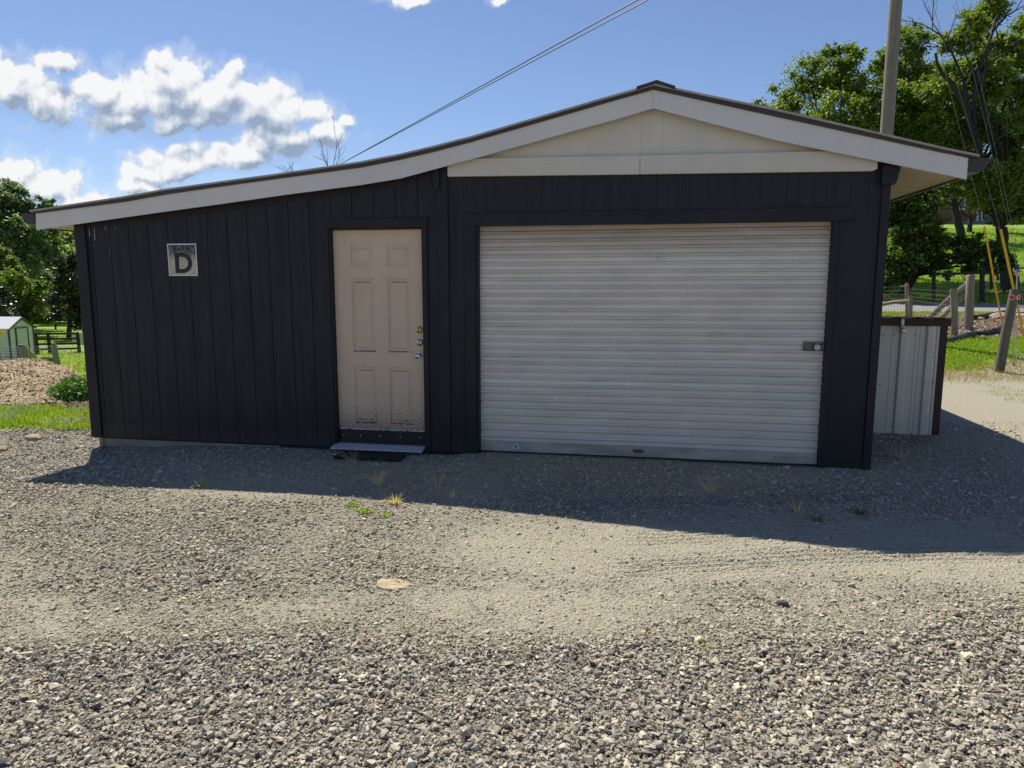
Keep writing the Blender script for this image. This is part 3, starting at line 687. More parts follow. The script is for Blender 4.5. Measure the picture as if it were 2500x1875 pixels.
ch = MB(); jag(PX0+.003, PX1-.003, zs1+.003, .009, .0015, yF-.0135, 40); jag(PX0+.003, PX0+.06, zs1+.012, .008, .004, yF-.0137, 5); jag(PX1-.13, PX1-.003, zs1+.008, .010, .004, yF-.0139, 8); join(door, ch.build('caulk_bead', m_caulk, door))
th = MB()
tx0 = PX0-.03; tx1 = PX1-.0; th.add([(tx0, -.115, .004), (tx1+.0, -.115, .004), (tx1, .03, .03), (tx0, .03, .03), (tx0, -.115, .015), (tx1, -.115, .015), (tx1, .03, .042), (tx0, .03, .042)], [(0,1,5,4), (1,2,6,5), (2,3,7,6), (3,0,4,7), (4,5,6,7), (3,2,1,0)]); thr = th.build('threshold', m_alu, bld, bevel=.003)
th = MB(); th.box(PX0+.002, PX1-.002, .012, .03, .0425, .058); th.build('threshold_lip', m_woodbr, thr)
th = MB()
for k in range(7): th.lathe((tx0+.08+k*(dw-.1)/6, -.085+.06*(k % 2), .0205+.0112*(k % 2)), (0, 0, 1), [(0, .006), (.0015, .005)], 8)
join(thr, th.build('screw_heads', m_steeldk, thr))
# locks and knob
def lock(px, py, mat, name, lab, knob=False):
    a = W(px, py, yF); c_ = (a[0], yF-.0005, a[2])
    o = MB(); o.lathe(c_, (0, -1, 0), [(0, .0), (0, .034), (.006, .034), (.010, .030), (.012, .024), (.022, .023), (.025, .019), (.025, .008), (.023, .0)], 24)
    if knob:
        o = MB(); o.lathe(c_, (0, -1, 0), [(0, 0), (0, .034), (.008, .032), (.010, .014), (.028, .013), (.036, .024), (.046, .028), (.058, .026), (.064, .018), (.065, 0)], 24)
    p = o.build(name, mat, door, smooth=True); p['label'] = lab
    if not knob:
        k = MB(); k.lathe((a[0], yF-.0255, a[2]), (0, -1, 0), [(0, 0), (0, .009), (.003, .0085), (.003, 0)], 14); k.box(a[0]-.0012, a[0]+.0012, yF-.0290, yF-.0286, a[2]-.006, a[2]+.006)
lock(1023.5, 805, m_brass, 'deadbolt', 'brass deadbolt rose'); lock(1025, 836, m_chrome, 'deadbolt', 'chrome deadbolt rose'); lock(1023, 868, m_chrome, 'door_knob', 'chrome knob', True)

# ---- roll-up door
RY = .06
fm = MB()
fm.box(GX0-.125, GX0-.022, -.024, -.0005, -.02, GZ1-.0005); fm.box(GX0-.0215, GX0-.001, -.012, RY+.05, -.02, GZ1); fm.box(GX1+.001, GX1+.05, -.012, RY+.05, -.04, GZ1)
fm.box(GX1+.0505, xr0-.003, -.006, -.0005, -.03, GZ1-.0005)
fm.box(GX0-.02, GX1+.02, .0, RY+.05, GZ1+.001, GZ1+.05)
fm.build('roll_up_frame', m_trimdk, bld, bevel=.003)
cu_ = MB(); zlow = .112; P = .0702
prof = [(0, 0), (.000, .040), (.004, .0425), (.004, .0455), (-.001, .047), (-.011, .0515), (-.0165, .058), (-.0175, .063), (-.0155, .069), (-.009, .0755), (-.002, .079), (.003, .0797)]
prof_ = [(dy, dz*.872) for dy, dz in prof]; vs = []; z = zlow; pts_ = []
while z < GZ1-.015:
    for dy, dz in prof_:
        if z+dz < GZ1+.01: pts_.append((RY+dy, z+dz))
    z += P
nseg = 28
xsg = np.linspace(GX0+.002, GX1-.002, nseg+1); vs = []
for i, xx in enumerate(xsg):
    for (yy, z_) in pts_:
        vs.append((xx, yy+.0035*math.sin(xx*2.1+z_*1.3)+.0015*math.sin(xx*7+z_*9), z_+.004*math.sin(xx*1.1)))
m_ = len(pts_); fs = [(i*m_+j, (i+1)*m_+j, (i+1)*m_+j+1, i*m_+j+1) for i in range(nseg) for j in range(m_-1)]
cu_.add(vs, fs)
cu_.box(GX0, GX1, RY+.02, RY+.03, .03, GZ1)
rud = cu_.build('roll_up_door', m_cur, bld, smooth=True); rud['label'] = 'cream ribbed metal curtain with a white scrape'
bb = MB(); zb1 = .116; bb.box(GX0+.002, GX1-.002, RY-.018, RY-.0145+.02, .022, zb1); bb.box(GX0+.002, GX1-.002, RY-.030, RY-.0185, .020, .030)
m_bar = paint('dirty_bottom_bar', (.42, .395, .34), .6, .3, 3, .2, 40, metal=.2, stretch=(1, 1, 3), spots=.5)
bar = bb.build('bottom_bar', m_bar, rud, bevel=.003)
bb = MB()
for px in (1181, 1197, 1246, 1268, 1870, 1893, 1946, 1971, 1980): a = W(px, 1100, RY-.018); bb.lathe((a[0], RY-.0182, .072+random.uniform(-.006, .006)), (0, -1, 0), [(0, .006), (.004, .005)], 8)
join(bar, bb.build('bolts', m_steeldk, rud))
hb = MB(); a = W(1546, 1104, RY-.03); c_ = W(1570, 1104, RY-.03); hb.box(a[0], c_[0], RY-.045, RY-.031, a[2]-.0, a[2]+.025); hb.box(a[0], c_[0], RY-.031, RY-.0185, a[2]+.018, a[2]+.025); hb.build('handle', m_steeldk, rud, bevel=.002)
a = W(1249, 1084, RY-.0185); c_ = W(1268, 1096, RY-.0185)
stk = MB(); stk.box(a[0], c_[0], RY-.0192, RY-.0185, c_[2], a[2]); stkr = stk.build('sticker', paint('pale_blue_sticker', (.5, .62, .66), .5, .05, 3, 0), rud)
stk = MB(); mx, mz = (a[0]+c_[0])/2, (a[2]+c_[2])/2
stk.lathe((mx+.006, RY-.0193, mz-.002), (0, -1, 0), [(0, .0), (0, .011), (.0005, .011), (.0005, 0)], 12); stk.beam((mx-.028, RY-.0196, mz+.012), (mx-.008, RY-.0196, mz+.002), .001, .008); join(stkr, stk.build('sticker_mark', paint('navy_ink', (.02, .06, .10), .5, .05, 3, 0), rud))
# slide latch
a = W(1961, 834, RY-.02); c_ = W(2020, 857, RY-.02)
lt = MB(); lt.box(a[0], c_[0]+.0, RY-.024, RY-.0155, c_[2], a[2]); lt.box(a[0], c_[0], RY-.036, RY-.0245, a[2]-.012, a[2]); lt.box(a[0], c_[0], RY-.036, RY-.0245, c_[2], c_[2]+.008)
lt.lathe((a[0]+.018, RY-.0245, (a[2]+c_[2])/2+.004), (0, -1, 0), [(0, 0), (0, .009), (.004, .008), (.004, 0)], 12)
lt.box(a[0]+.075, c_[0]+.03, RY-.040, RY-.0250, (a[2]+c_[2])/2-.012, (a[2]+c_[2])/2+.012)
lt.build('slide_latch', m_steeldk, rud, bevel=.0015)
def padlock(name, label, c, r, mat=m_chrome):
    t_ = thing(name, label, 'padlock', c)
    o = MB(); o.lathe((c[0], c[1], c[2]), (0, -1, 0), [(-.012, 0), (-.012, r*.86), (-.008, r), (.006, r), (.010, r*.9), (.012, r*.5), (.013, 0)], 20); o.build('body', mat, t_, smooth=True)
    o = MB(); o.tube([(c[0]+r*.55*math.cos(a_), c[1]+.001, c[2]+r*.62+r*.75*math.sin(a_)) for a_ in np.linspace(-.3, math.pi+.3, 10)], r*.16, 6); o.build('shackle', m_steel, t_, smooth=True)
    return t_
a = W(1994, 847, RY-.045); padlock('padlock', 'round chrome padlock on the slide latch of the roll-up door', (a[0], RY-.055, a[2]-.004), .027, m_steel)

# ---- plaque
q = [W(409.5,594.5), W(480,595.5), W(483.5,674.3), W(413.5,672.8)]
sx0, sx1 = (q[0][0]+q[3][0])/2, (q[1][0]+q[2][0])/2; sz1, sz0 = (q[0][2]+q[1][2])/2, (q[2][2]+q[3][2])/2
pl = thing('building_sign', 'square metal plaque reading BLDG D on the charcoal siding', 'sign', ((sx0+sx1)/2, -.003, sz0))
mp, t, b = nt('peeling_gold_plate')
tcn = N(t, 'ShaderNodeTexCoord'); tcn.name = 'TC'; s_ = N(t, 'ShaderNodeSeparateXYZ'); L(t, tcn.outputs['Object'], s_.inputs[0])
hgt = N(t, 'ShaderNodeMapRange'); L(t, s_.outputs[2], hgt.inputs[0]); hgt.inputs[1].default_value = .0; hgt.inputs[2].default_value = sz1-sz0
crk = N(t, 'ShaderNodeTexVoronoi', feature='DISTANCE_TO_EDGE', Scale=38.0)
mpn = N(t, 'ShaderNodeMapping'); mpn.inputs['Scale'].default_value = (1, 1, .55)
wn = N(t, 'ShaderNodeTexNoise', Scale=12.0, Detail=4.0); L(t, tcn.outputs['Object'], wn.inputs['Vector'])
wa = N(t, 'ShaderNodeVectorMath', operation='MULTIPLY_ADD'); L(t, wn.outputs['Color'], wa.inputs[0]); wa.inputs[1].default_value = (.06, .06, .06); L(t, tcn.outputs['Object'], wa.inputs[2])
L(t, wa.outputs[0], mpn.inputs[0]); L(t, mpn.outputs[0], crk.inputs['Vector'])
line_ = ramp(t, crk.outputs['Distance'], [(.02, (1, 1, 1)), (.07, (0, 0, 0))])
cover = ramp(t, math_(t, 'ADD', hgt.outputs[0], math_(t, 'MULTIPLY_ADD', noise(t, 60, 5, .75), .8, -.40)), [(.50, (0, 0, 0)), (.72, (1, 1, 1))])
gold = ramp(t, noise(t, 8, 4, .6), [(.3, (.46, .39, .25)), (.7, (.60, .53, .38))])
dark = mixc(t, line_, (.05, .048, .05), (.33, .31, .28))
L(t, mixc(t, cover, gold, dark), b.inputs['Base Color']); b.inputs['Roughness'].default_value = .45; b.inputs['Metallic'].default_value = .2
o = MB(); o.box(sx0, sx1, -.0045, -.0006, sz0, sz1); plate = o.build('plate', mp, pl, origin=(sx0, 0, sz0))
o = MB(); e_ = .0085
o.box(sx0, sx1, -.008, -.005, sz0, sz0+e_); o.box(sx0, sx1, -.008, -.005, sz1-e_*1.2, sz1); o.box(sx0, sx0+e_, -.008, -.005, sz0+e_, sz1-e_*1.2); o.box(sx1-e_, sx1, -.008, -.005, sz0+e_, sz1-e_*1.2)
o.build('border', paint('white_border', (.8, .8, .82), .4, .05, 5, 0), pl)
def text(s_, size, cx_, cz, y, mat, name, parent, offset=0, ext=.0008, sx_=1, space=1):
    cu = bpy.data.curves.new(name, 'FONT'); cu.body = s_; cu.size = size; cu.align_x = 'CENTER'; cu.align_y = 'CENTER'; cu.extrude = ext; cu.offset = offset; cu.space_character = space
    ob = bpy.data.objects.new('tmp', cu); COL.objects.link(ob); bpy.context.view_layer.update()
    me = bpy.data.meshes.new_from_object(ob.evaluated_get(bpy.context.evaluated_depsgraph_get())); bpy.data.objects.remove(ob)
    me.materials.clear(); me.materials.append(mat)
    co = np.zeros(len(me.vertices)*3); me.vertices.foreach_get('co', co); co = co.reshape(-1, 3)
    c0 = (co[:, 0].min()+co[:, 0].max())/2; c1 = (co[:, 1].min()+co[:, 1].max())/2
    co = np.stack([(co[:, 0]-c0)*sx_, -co[:, 2], co[:, 1]-c1], -1); me.vertices.foreach_set('co', co.ravel().astype(np.float32)); me.update()
    o = bpy.data.objects.new(name, me); COL.objects.link(o); o.parent = parent; o.location = Vector((cx_, y, cz))-parent_world(parent); return o
PW, PH = sx1-sx0, sz1-sz0
text('D', PH*.86, sx0+PW*.53, sz0+PH*.405, -.0065, m_black, 'letter', pl, offset=PH*.026, sx_=1.0)
text('BLDG', PH*.21, sx0+PW*.47, sz0+PH*.86, -.0062, m_black, 'lettering', pl, offset=.0012, sx_=.95, space=1.25)
o = MB()
for xx in (sx0+.012, sx1-.012): o.lathe((xx, -.0047, sz0+PH*.5), (0, -1, 0), [(0, 0), (0, .006), (.003, .005), (.0035, 0)], 10)
join(plate, o.build('screw_heads', m_chrome, pl))

# ---- rubber mat sunk under the threshold
mt = MB(); a = G(800, 1112, .0); c_ = G(992, 1112, .0)
mt.prism([(0, 0)]*0 or [(a[0]+.06, -.024), (c_[0]-.02, -.024), (c_[0]-.02, -.004), (a[0]+.06, -.004)], -.36, -.155)
ma = mt.build('door_mat', m_rubber, None, bevel=.004); tag(ma, 'worn black rubber mat lying in the gravel under the tan door', 'mat')

# ================================================================== METAL BIN BEHIND THE RIGHT CORNER
BYf = G(2290, 1063)[1]
def Bp(px, py, y=None): return W(px, py, BYf if y is None else y)
bn = thing('storage_bin', 'cream ribbed metal storage bin with brown timber top beside the building', 'storage bin', (2.6, BYf+.5, 0))
bx0, bx1 = XR+.03, Bp(2287, 900)[0]; bz1 = Bp(2200, 795)[2]
o = MB(); pr_ = []; xx = bx0
o.box(bx0, bx1, BYf, BYf+.004, -.03, bz1)
ribs = [Bp(2200, 900)[0], Bp(2264, 900)[0]]
for r_ in ribs:                                           # trapezoid ribs, folded out of the sheet
    for s0_, s1_ in (((r_-.045, 0), (r_-.028, -.022)), ((r_-.028, -.022), (r_+.028, -.022)), ((r_+.028, -.022), (r_+.045, 0))):
        o.add([(s0_[0], BYf-.001+s0_[1], -.02), (s1_[0], BYf-.001+s1_[1], -.02), (s1_[0], BYf-.001+s1_[1], bz1-.002), (s0_[0], BYf-.001+s0_[1], bz1-.002)], [(0, 1, 2, 3)])
for xx in (bx0+.15, bx0+.07, ribs[0]+.12, ribs[0]+.16, ribs[0]-.11): 
    o.box(xx, xx+.006, BYf-.004, BYf-.0005, -.02, bz1-.002)
zsm = Bp(2200, 1012)[2]; o.box(bx0, bx1, BYf-.006, BYf-.0045, zsm, zsm+.006)
o.box(bx1-.03, bx1-.025, BYf, BYf+1.1, -.03, bz1)
bpan = o.build('metal_panel', m_binmetal, bn)
o = MB(); o.box(bx0, Bp(2323, 785, BYf-.04)[0], BYf-.045, BYf-.006, bz1+.0, Bp(2200, 776, BYf-.04)[2]); o.build('front_beam', m_woodbr, bn, bevel=.004)
o = MB(); o.box(bx1+.002, bx1+.075, BYf-.004, BYf+.09, -.04, bz1-.001); o.box(bx1+.002, bx1+.06, BYf+1.0, BYf+1.09, -.04, bz1-.05); o.box(bx1+.003, bx1+.03, BYf+.091, BYf+.999, .0, bz1-.03); o.build('corner_post', m_woodbr, bn, bevel=.004)
o = MB(); zt = Bp(2200, 775, BYf-.1)[2]; xe = Bp(2335, 776, BYf-.1)[0]; nn2 = 40; vs = []
for i in range(nn2+1):
    xx = bx0-.05+(xe-bx0+.05)*i/nn2
    zz2 = zt+.008*math.sin(i*.95)
    vs += [(xx, BYf-.10, zz2), (xx, BYf+1.15, zz2-.05), (xx, BYf-.10, zz2-.003), (xx, BYf+1.15, zz2-.053)]
o.add(vs, [(4*i, 4*i+4, 4*i+5, 4*i+1) for i in range(nn2)]+[(4*i+2, 4*i+3, 4*i+7, 4*i+6) for i in range(nn2)]+[(4*i, 4*i+2, 4*i+6, 4*i+4) for i in range(nn2)])
m_binroof = paint('rusty_corrugated_sheet', (.30, .24, .17), .6, .4, 5, .2, 30, metal=.2)
o.build('roof', m_binroof, bn, smooth=True)
o = MB(); a = Bp(2203, 790, BYf-.05); o.box(a[0]-.012, a[0]+.018, BYf-.052, BYf-.0455, a[2]-.04, a[2]+.05); o.box(a[0]-.004, a[0]+.012, BYf-.085, BYf-.0525, a[2]-.03, a[2]-.015); o.build('hasp', m_steel, bn, bevel=.002)
o = MB()
for px, py in ((2155,818),(2183,818),(2205,820),(2234,817),(2271,820),(2148,940),(2278,870),(2276,935),(2189,1006),(2258,1005),(2190,1055),(2225,1058)): 
    a = Bp(px, py); o.lathe((a[0], BYf-.0015, a[2]), (0, -1, 0), [(0, 0), (0, .008), (.004, .007), (.004, 0)], 8)
join(bpan, o.build('screw_heads', m_steeldk, bn))
a = Bp(2209, 800, BYf-.07); padlock('padlock', 'small brass padlock hanging from the hasp of the cream metal bin', (a[0]-.01, BYf-.075, a[2]-.03), .022, m_brass)
#PART3
# ================================================================== PLANTS
def leafmat(name, rough=.5, trans=.45, spec=.4):
    m = bpy.data.materials.new(name); m.use_nodes = True; t = m.node_tree; b = t.nodes['Principled BSDF']
    at = N(t, 'ShaderNodeAttribute', attribute_name='Col'); L(t, at.outputs['Color'], b.inputs['Base Color'])
    b.inputs['Roughness'].default_value = rough; b.inputs['Specular IOR Level'].default_value = spec
    tr = N(t, 'ShaderNodeBsdfTranslucent'); L(t, mixc(t, 1.0, at.outputs['Color'], (1.5, 1.45, .7), 'MULTIPLY'), tr.inputs['Color'])
    mx = N(t, 'ShaderNodeMixShader'); mx.inputs[0].default_value = trans
    L(t, b.outputs[0], mx.inputs[1]); L(t, tr.outputs[0], mx.inputs[2]); L(t, mx.outputs[0], t.nodes['Material Output'].inputs[0]); return m
m_leaf = leafmat('broad_leaf'); m_gloss = leafmat('glossy_leaf', .25, .08, .7); m_blade = leafmat('grass_blade', .55, .4, .25)
m_bark = paint('dark_bark', (.028, .023, .019), .9, .4, 5, .8, 25, stretch=(4, 4, .6))
m_barkgrey = paint('dead_grey_bark', (.12, .105, .095), .9, .3, 6, .6, 30)
def leaves_np(C_, size, pal, asp=.62, upb=.5, cj=.18):
    n = len(C_); nr = rng.normal(size=(n, 3)); nr[:, 2] = np.abs(nr[:, 2])+upb; nr /= np.linalg.norm(nr, axis=1)[:, None]
    tt = rng.normal(size=(n, 3)); tt -= (tt*nr).sum(1)[:, None]*nr; tt /= np.linalg.norm(tt, axis=1)[:, None]; bb = np.cross(nr, tt)
    sz_ = size*rng.uniform(.6, 1.3, n)[:, None]
    a = C_-tt*sz_*.5; d = C_+tt*sz_*.5-nr*sz_*.12; l = C_+bb*sz_*asp*.5-nr*sz_*.08-tt*sz_*.05; r = C_-bb*sz_*asp*.5-nr*sz_*.08-tt*sz_*.05
    V_ = np.stack([a, l, d, r], 1).reshape(-1, 3); F_ = np.arange(4*n).reshape(-1, 4)
    pal = np.array(pal); w_ = rng.random(n); c = pal[(w_*len(pal)).astype(int)]*rng.uniform(1-cj, 1+cj, (n, 1))
    return V_, F_, np.repeat(c, 4, 0)
GREEN = [(.10, .17, .035), (.13, .205, .04), (.165, .24, .045), (.21, .28, .06), (.085, .14, .035)]
YGREEN = [(.13, .205, .025), (.18, .26, .035), (.24, .31, .05), (.10, .17, .025)]
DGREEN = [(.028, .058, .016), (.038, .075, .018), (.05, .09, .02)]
BGREEN = [(.10, .16, .09), (.13, .20, .11), (.085, .145, .07), (.18, .25, .13)]
MAG = [(.022, .04, .014), (.03, .05, .016), (.06, .045, .02), (.035, .06, .02)]
def limb(mb, a, b_, r0, r1, n=6, wob=.08, sides=6):
    a = Vector(a); b_ = Vector(b_); Lh = (b_-a).length; pts = []; rr = []
    off_ = Vector((0, 0, 0))
    for i in range(n+1):
        f = i/n; p = a.lerp(b_, f)+Vector((random.gauss(0, 1), random.gauss(0, 1), random.gauss(0, .6)))*Lh*wob*math.sin(math.pi*f)*.5
        p.z += Lh*.06*math.sin(math.pi*f); pts.append(p); rr.append(r0+(r1-r0)*f)
    mb.tube(pts, rr, sides); return pts
def make_tree(name, label, base, blobs, pal, leaf, nleaf, group=None, trunk_r=.25, mat=None, top=None, depthf=.9, limbs=(), subr=(.22, .55), category='tree', bark=None, fork=.35, upb=.5, nsub=26, branches=True):
    """blobs: (x,y,z,r) in metres. Leaves gather in small clumps spread through each blob; limbs reach every blob."""
    t_ = thing(name, label, category, tuple(base), group)
    tr = MB(); base = Vector(base); cz = sum(b_[2] for b_ in blobs)/len(blobs); cx_ = sum(b_[0] for b_ in blobs)/len(blobs); cy_ = sum(b_[1] for b_ in blobs)/len(blobs)
    fk = base.lerp(Vector((cx_, cy_, cz)), fork)
    limb(tr, base-Vector((0, 0, .3)), fk, trunk_r, trunk_r*.75, 6, .03, 9)
    C_ = []
    tot = sum(b_[3]**2 for b_ in blobs)
    for (bx, by, bz, br) in blobs:
        if branches: pp = limb(tr, fk, (bx, by, bz), trunk_r*.32, trunk_r*.08, 6, .10, 6)
        ns = nsub; nl = int(1.35*nleaf*br**2/tot)
        d_ = rng.normal(size=(ns, 3)); d_ /= np.linalg.norm(d_, axis=1)[:, None]; rad = br*rng.uniform(.25, 1.08, ns)
        sub = np.array([bx, by, bz])+d_*rad[:, None]*np.array([1, depthf, .85])
        for i in range(ns):
            r_ = br*rng.uniform(*subr); k = max(4, int(nl/ns*rng.uniform(.6, 1.4)))
            q = rng.normal(size=(k, 3)); q /= np.linalg.norm(q, axis=1)[:, None]; q *= (r_*np.minimum(np.abs(rng.normal(0, .62, k)), 1.25))[:, None]; q[:, 2] *= .75
            C_.append(sub[i]+q)
            if branches and i % 2 == 0: limb(tr, (bx, by, bz), sub[i], trunk_r*.08, trunk_r*.02, 3, .12, 4)
    tr.build('trunk', bark or m_bark, t_, smooth=True)
    for (pts, r0, r1) in limbs:
        pass
    V_, F_, c = leaves_np(np.concatenate(C_), leaf, pal, upb=upb)
    npmesh('crown', V_, F_, mat or m_leaf, t_, col=c)
    return t_
def pxblobs(lst, s, ds=1.5):
    out = []
    for (px, py, pr) in lst:
        ss = s+rng.uniform(-ds, ds); p = S(px, py, ss); out.append((p[0], p[1], p[2], pr/F*ss))
    return out
def bare(mb, p0, direction, length, r, depth, seed_jit=.5):
    p0 = Vector(p0); d = Vector(direction).normalized(); n = 4; pts = [p0]; p = p0.copy()
    for i in range(n):
        d = (d+Vector((random.gauss(0, 1), random.gauss(0, 1), random.gauss(0, 1)))*.13).normalized(); p = p+d*length/n; pts.append(p.copy())
        if depth > 0 and (i > 0 or depth < 2):
            dd_ = (d+Vector((random.gauss(0, 1), random.gauss(0, 1), random.gauss(0, .6)+.25))*seed_jit).normalized()
            bare(mb, p, dd_, length*random.uniform(.35, .6), r*.5, depth-1, seed_jit)
    mb.tube(pts, [r*(1-.6*i/n) for i in range(n+1)], 5)

# ---- right hand tree group
TA = make_tree('broadleaf_tree', 'rounded yellow-green tree rising behind the roof left of the utility pole', GT(2060, 36),
    pxblobs([(2000,205,72),(1935,250,58),(2062,165,58),(1872,285,46),(1845,268,26),(2100,235,70),(2020,300,80),(1925,320,60),(2120,310,70),(2080,380,90),(2000,390,80),(2140,420,80),(2060,470,90),(2085,130,25),(2030,132,28)], 36, 2), YGREEN+GREEN, .145, 60000, 'broadleaf trees behind the building', .3)
TB = make_tree('broadleaf_tree', 'tall green tree directly behind the grey utility pole', GT(2220, 37),
    pxblobs([(2225,115,52),(2190,165,50),(2250,185,62),(2160,190,40),(2200,250,72),(2265,270,66),(2175,310,66),(2240,350,72),(2150,150,28),(2300,330,60),(2180,400,70),(2265,430,66),(2225,85,28)], 37, 2), GREEN+YGREEN[:2], .145, 52000, 'broadleaf trees behind the building', .3)
TC = make_tree('broadleaf_tree', 'largest tree at the right edge with bare dark limbs poking from its top', GT(2452, 33),
    pxblobs([(2400,40,48),(2375,62,34),(2345,105,42),(2440,105,48),(2330,185,60),(2405,195,66),(2480,235,55),(2490,150,44),(2300,245,48),(2375,290,74),(2465,330,70),(2335,350,62),(2500,420,70),(2440,440,70),(2370,440,60),(2310,420,40),(2420,12,26),(2520,60,40),(2470,520,46),(2420,480,50),(2505,500,50)], 33, 2), GREEN+YGREEN, .14, 100000, 'broadleaf trees behind the building', .30, nsub=22)
lb = MB()
for pl_, r0, r1 in (([(2372,330),(2362,250),(2350,190),(2325,130),(2296,85),(2258,62)], .08, .018), ([(2378,330),(2350,250),(2325,205),(2300,180),(2288,155),(2284,130)], .13, .05),
                    ([(2380,340),(2376,230),(2395,150),(2425,75),(2455,40),(2500,14)], .10, .02), ([(2385,200),(2420,150),(2470,120),(2510,88)], .07, .02), ([(2400,420),(2382,340)], .16, .12), ([(2425,75),(2428,50),(2436,38)], .08, .05)):
    lb.tube([S(px, py, 31.4+.15*i) for i, (px, py) in enumerate(pl_)], list(np.linspace(r0, r1, len(pl_))), 7, jit=.12)
for px, py, dx, dz in ((2296,85,-.3,1),(2258,62,-1,.5),(2310,105,.1,1),(2455,40,.2,1),(2480,25,.5,.9),(2325,130,-.8,.4),(2470,120,.4,.9),(2500,88,.7,.5),(2290,160,-1,.2),(2276,72,-.2,1),(2500,14,1,.2)):
    bare(lb, S(px, py, 31.6), (dx, random.uniform(-.3, .3), dz), random.uniform(.9, 1.5), .022, 2, .55)
lb.build('bare_limbs', m_bark, TC, smooth=True)['label'] = 'dead dark limbs without leaves'
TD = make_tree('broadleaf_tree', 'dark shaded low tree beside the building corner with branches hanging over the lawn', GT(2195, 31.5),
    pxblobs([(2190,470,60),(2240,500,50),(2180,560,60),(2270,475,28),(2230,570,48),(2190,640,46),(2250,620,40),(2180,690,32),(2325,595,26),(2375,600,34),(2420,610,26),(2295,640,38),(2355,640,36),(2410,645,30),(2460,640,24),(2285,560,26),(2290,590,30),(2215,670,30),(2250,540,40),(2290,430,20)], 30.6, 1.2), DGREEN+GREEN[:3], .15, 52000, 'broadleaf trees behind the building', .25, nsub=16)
TE = make_tree('broadleaf_tree', 'green tree in front of the brick house beyond the lawn', GT(2345, 66),
    pxblobs([(2275,460,30),(2345,438,14),(2395,445,22),(2420,500,20),(2270,500,30),(2450,470,34),(2490,470,30)], 66, 2), YGREEN, .26, 9000, 'broadleaf trees behind the building', .25, nsub=12)
TF = make_tree('broadleaf_tree', 'dim tree deep behind the others seen through their gaps', GT(2330, 60),
    pxblobs([(2100,330,80),(2200,350,80),(2300,300,90),(2400,330,90),(2480,380,80),(2150,430,80),(2250,440,60),(2500,250,70)], 58, 3), GREEN, .3, 16000, 'broadleaf trees behind the building', .35, nsub=16)
# dead branchy sapling in front of the right tree
dt = thing('dead_tree', 'small grey leafless tree above the right gutter', 'tree', GT(2446, 32))
mb = MB(); b0 = Vector(GT(2446, 32)); top_ = Vector(S(2390, 372, 31)); mb.tube([b0-Vector((0,0,.2)), b0.lerp(top_, .5)+Vector((.15, 0, 0)), top_], [.06, .05, .045], 7)
for px, py in ((2300,330),(2320,350),(2420,260),(2480,330),(2440,290),(2380,300),(2500,322),(2350,300),(2295,362),(2470,250)):
    tg = Vector(S(px, py, 31+random.uniform(-.5, .5))); bare(mb, top_, (tg-top_), (tg-top_).length, .018, 2, .6)
mb.build('trunk', m_bark, dt, smooth=True)
# dead tree tops behind the low roof
for lab, px, pyt, s_, tgs in (('leafless tree top with three forked branches above the low roof', 808, 440, 24, [(812,332),(775,370),(848,368),(797,368)]), ('smallest leafless twig top showing over the roof left of the forked one', 714, 460, 24, [(700,402),(722,408),(704,410)])):
    t_ = thing('dead_tree', lab, 'tree', GT(px, s_), 'dead tree tops behind the roof'); mb = MB(); b0 = Vector(GT(px, s_)); top_ = Vector(S(px, pyt, s_))
    mb.tube([b0-Vector((0, 0, .2)), b0.lerp(top_, .5)+Vector((.1, 0, 0)), top_], [.1, .06, .03], 6)
    for tp_ in tgs:
        tg = Vector(S(tp_[0], tp_[1], s_)); bare(mb, top_, tg-top_, (tg-top_).length*.9, .014, 2, .40)
    mb.build('trunk', m_bark, t_, smooth=True)
# ---- left hand trees
tl = [('tall blue-green tree at the left edge reaching the clouds', 20, 88, [(30,470,42),(-40,480,60),(60,520,48),(100,500,28),(10,540,60),(70,570,50),(-60,570,70),(115,560,40),(30,620,60),(110,620,40),(60,680,60),(-30,680,60)], BGREEN, .42, 42000, m_leaf, .4),
      ('yellow-green feathery tree in front of the tall left one', 62, 70, [(5,620,36),(20,660,40),(45,690,36),(70,720,34),(95,745,36),(60,765,40),(20,730,46),(110,775,26),(100,700,22),(-30,700,50)], GREEN+GREEN[:2]+YGREEN[:1], .28, 34000, m_leaf, .3),
      ('dark glossy leaved tree speckled with highlights beside the building corner', 165, 66, [(165,650,28),(180,640,20),(150,690,28),(180,700,34),(160,735,36),(190,750,34),(140,765,26),(180,780,26),(205,690,30)], MAG, .20, 26000, m_gloss, .25),
      ('dark glossy leaved tree at the left edge behind the white shed', -5, 60, [(5,720,24),(-25,730,40),(15,750,24),(5,775,28),(-30,770,40),(25,775,18)], MAG, .2, 9000, m_gloss, .25),
      ('bright green tree between the glossy tree and the tall tree', 130, 105, [(125,600,30),(150,620,30),(120,650,34),(95,660,34),(160,655,30),(185,640,30),(130,700,40),(200,700,40)], GREEN, .4, 24000, m_leaf, .3),
      ('low hazy green tree filling in behind the farther board fence', 120, 112, [(100,730,30),(140,745,30),(70,760,30),(170,770,26),(200,740,30),(110,772,22),(150,778,20),(60,780,20),(195,782,18)], BGREEN, .42, 16000, m_leaf, .25),
      ('bushy green tree behind the white shed roof', 20, 116, [(0,740,34),(40,755,30),(-40,750,40),(20,778,22),(75,775,22)], BGREEN, .42, 12000, m_leaf, .25)]
for lab, px, s_, bl, pal, lf, nl, mt_, tr_ in tl:
    make_tree('broadleaf_tree', lab, GT(px, s_), pxblobs(bl, s_, 2), pal, lf, nl, 'trees beyond the left fences', tr_, mat=mt_, nsub=16)
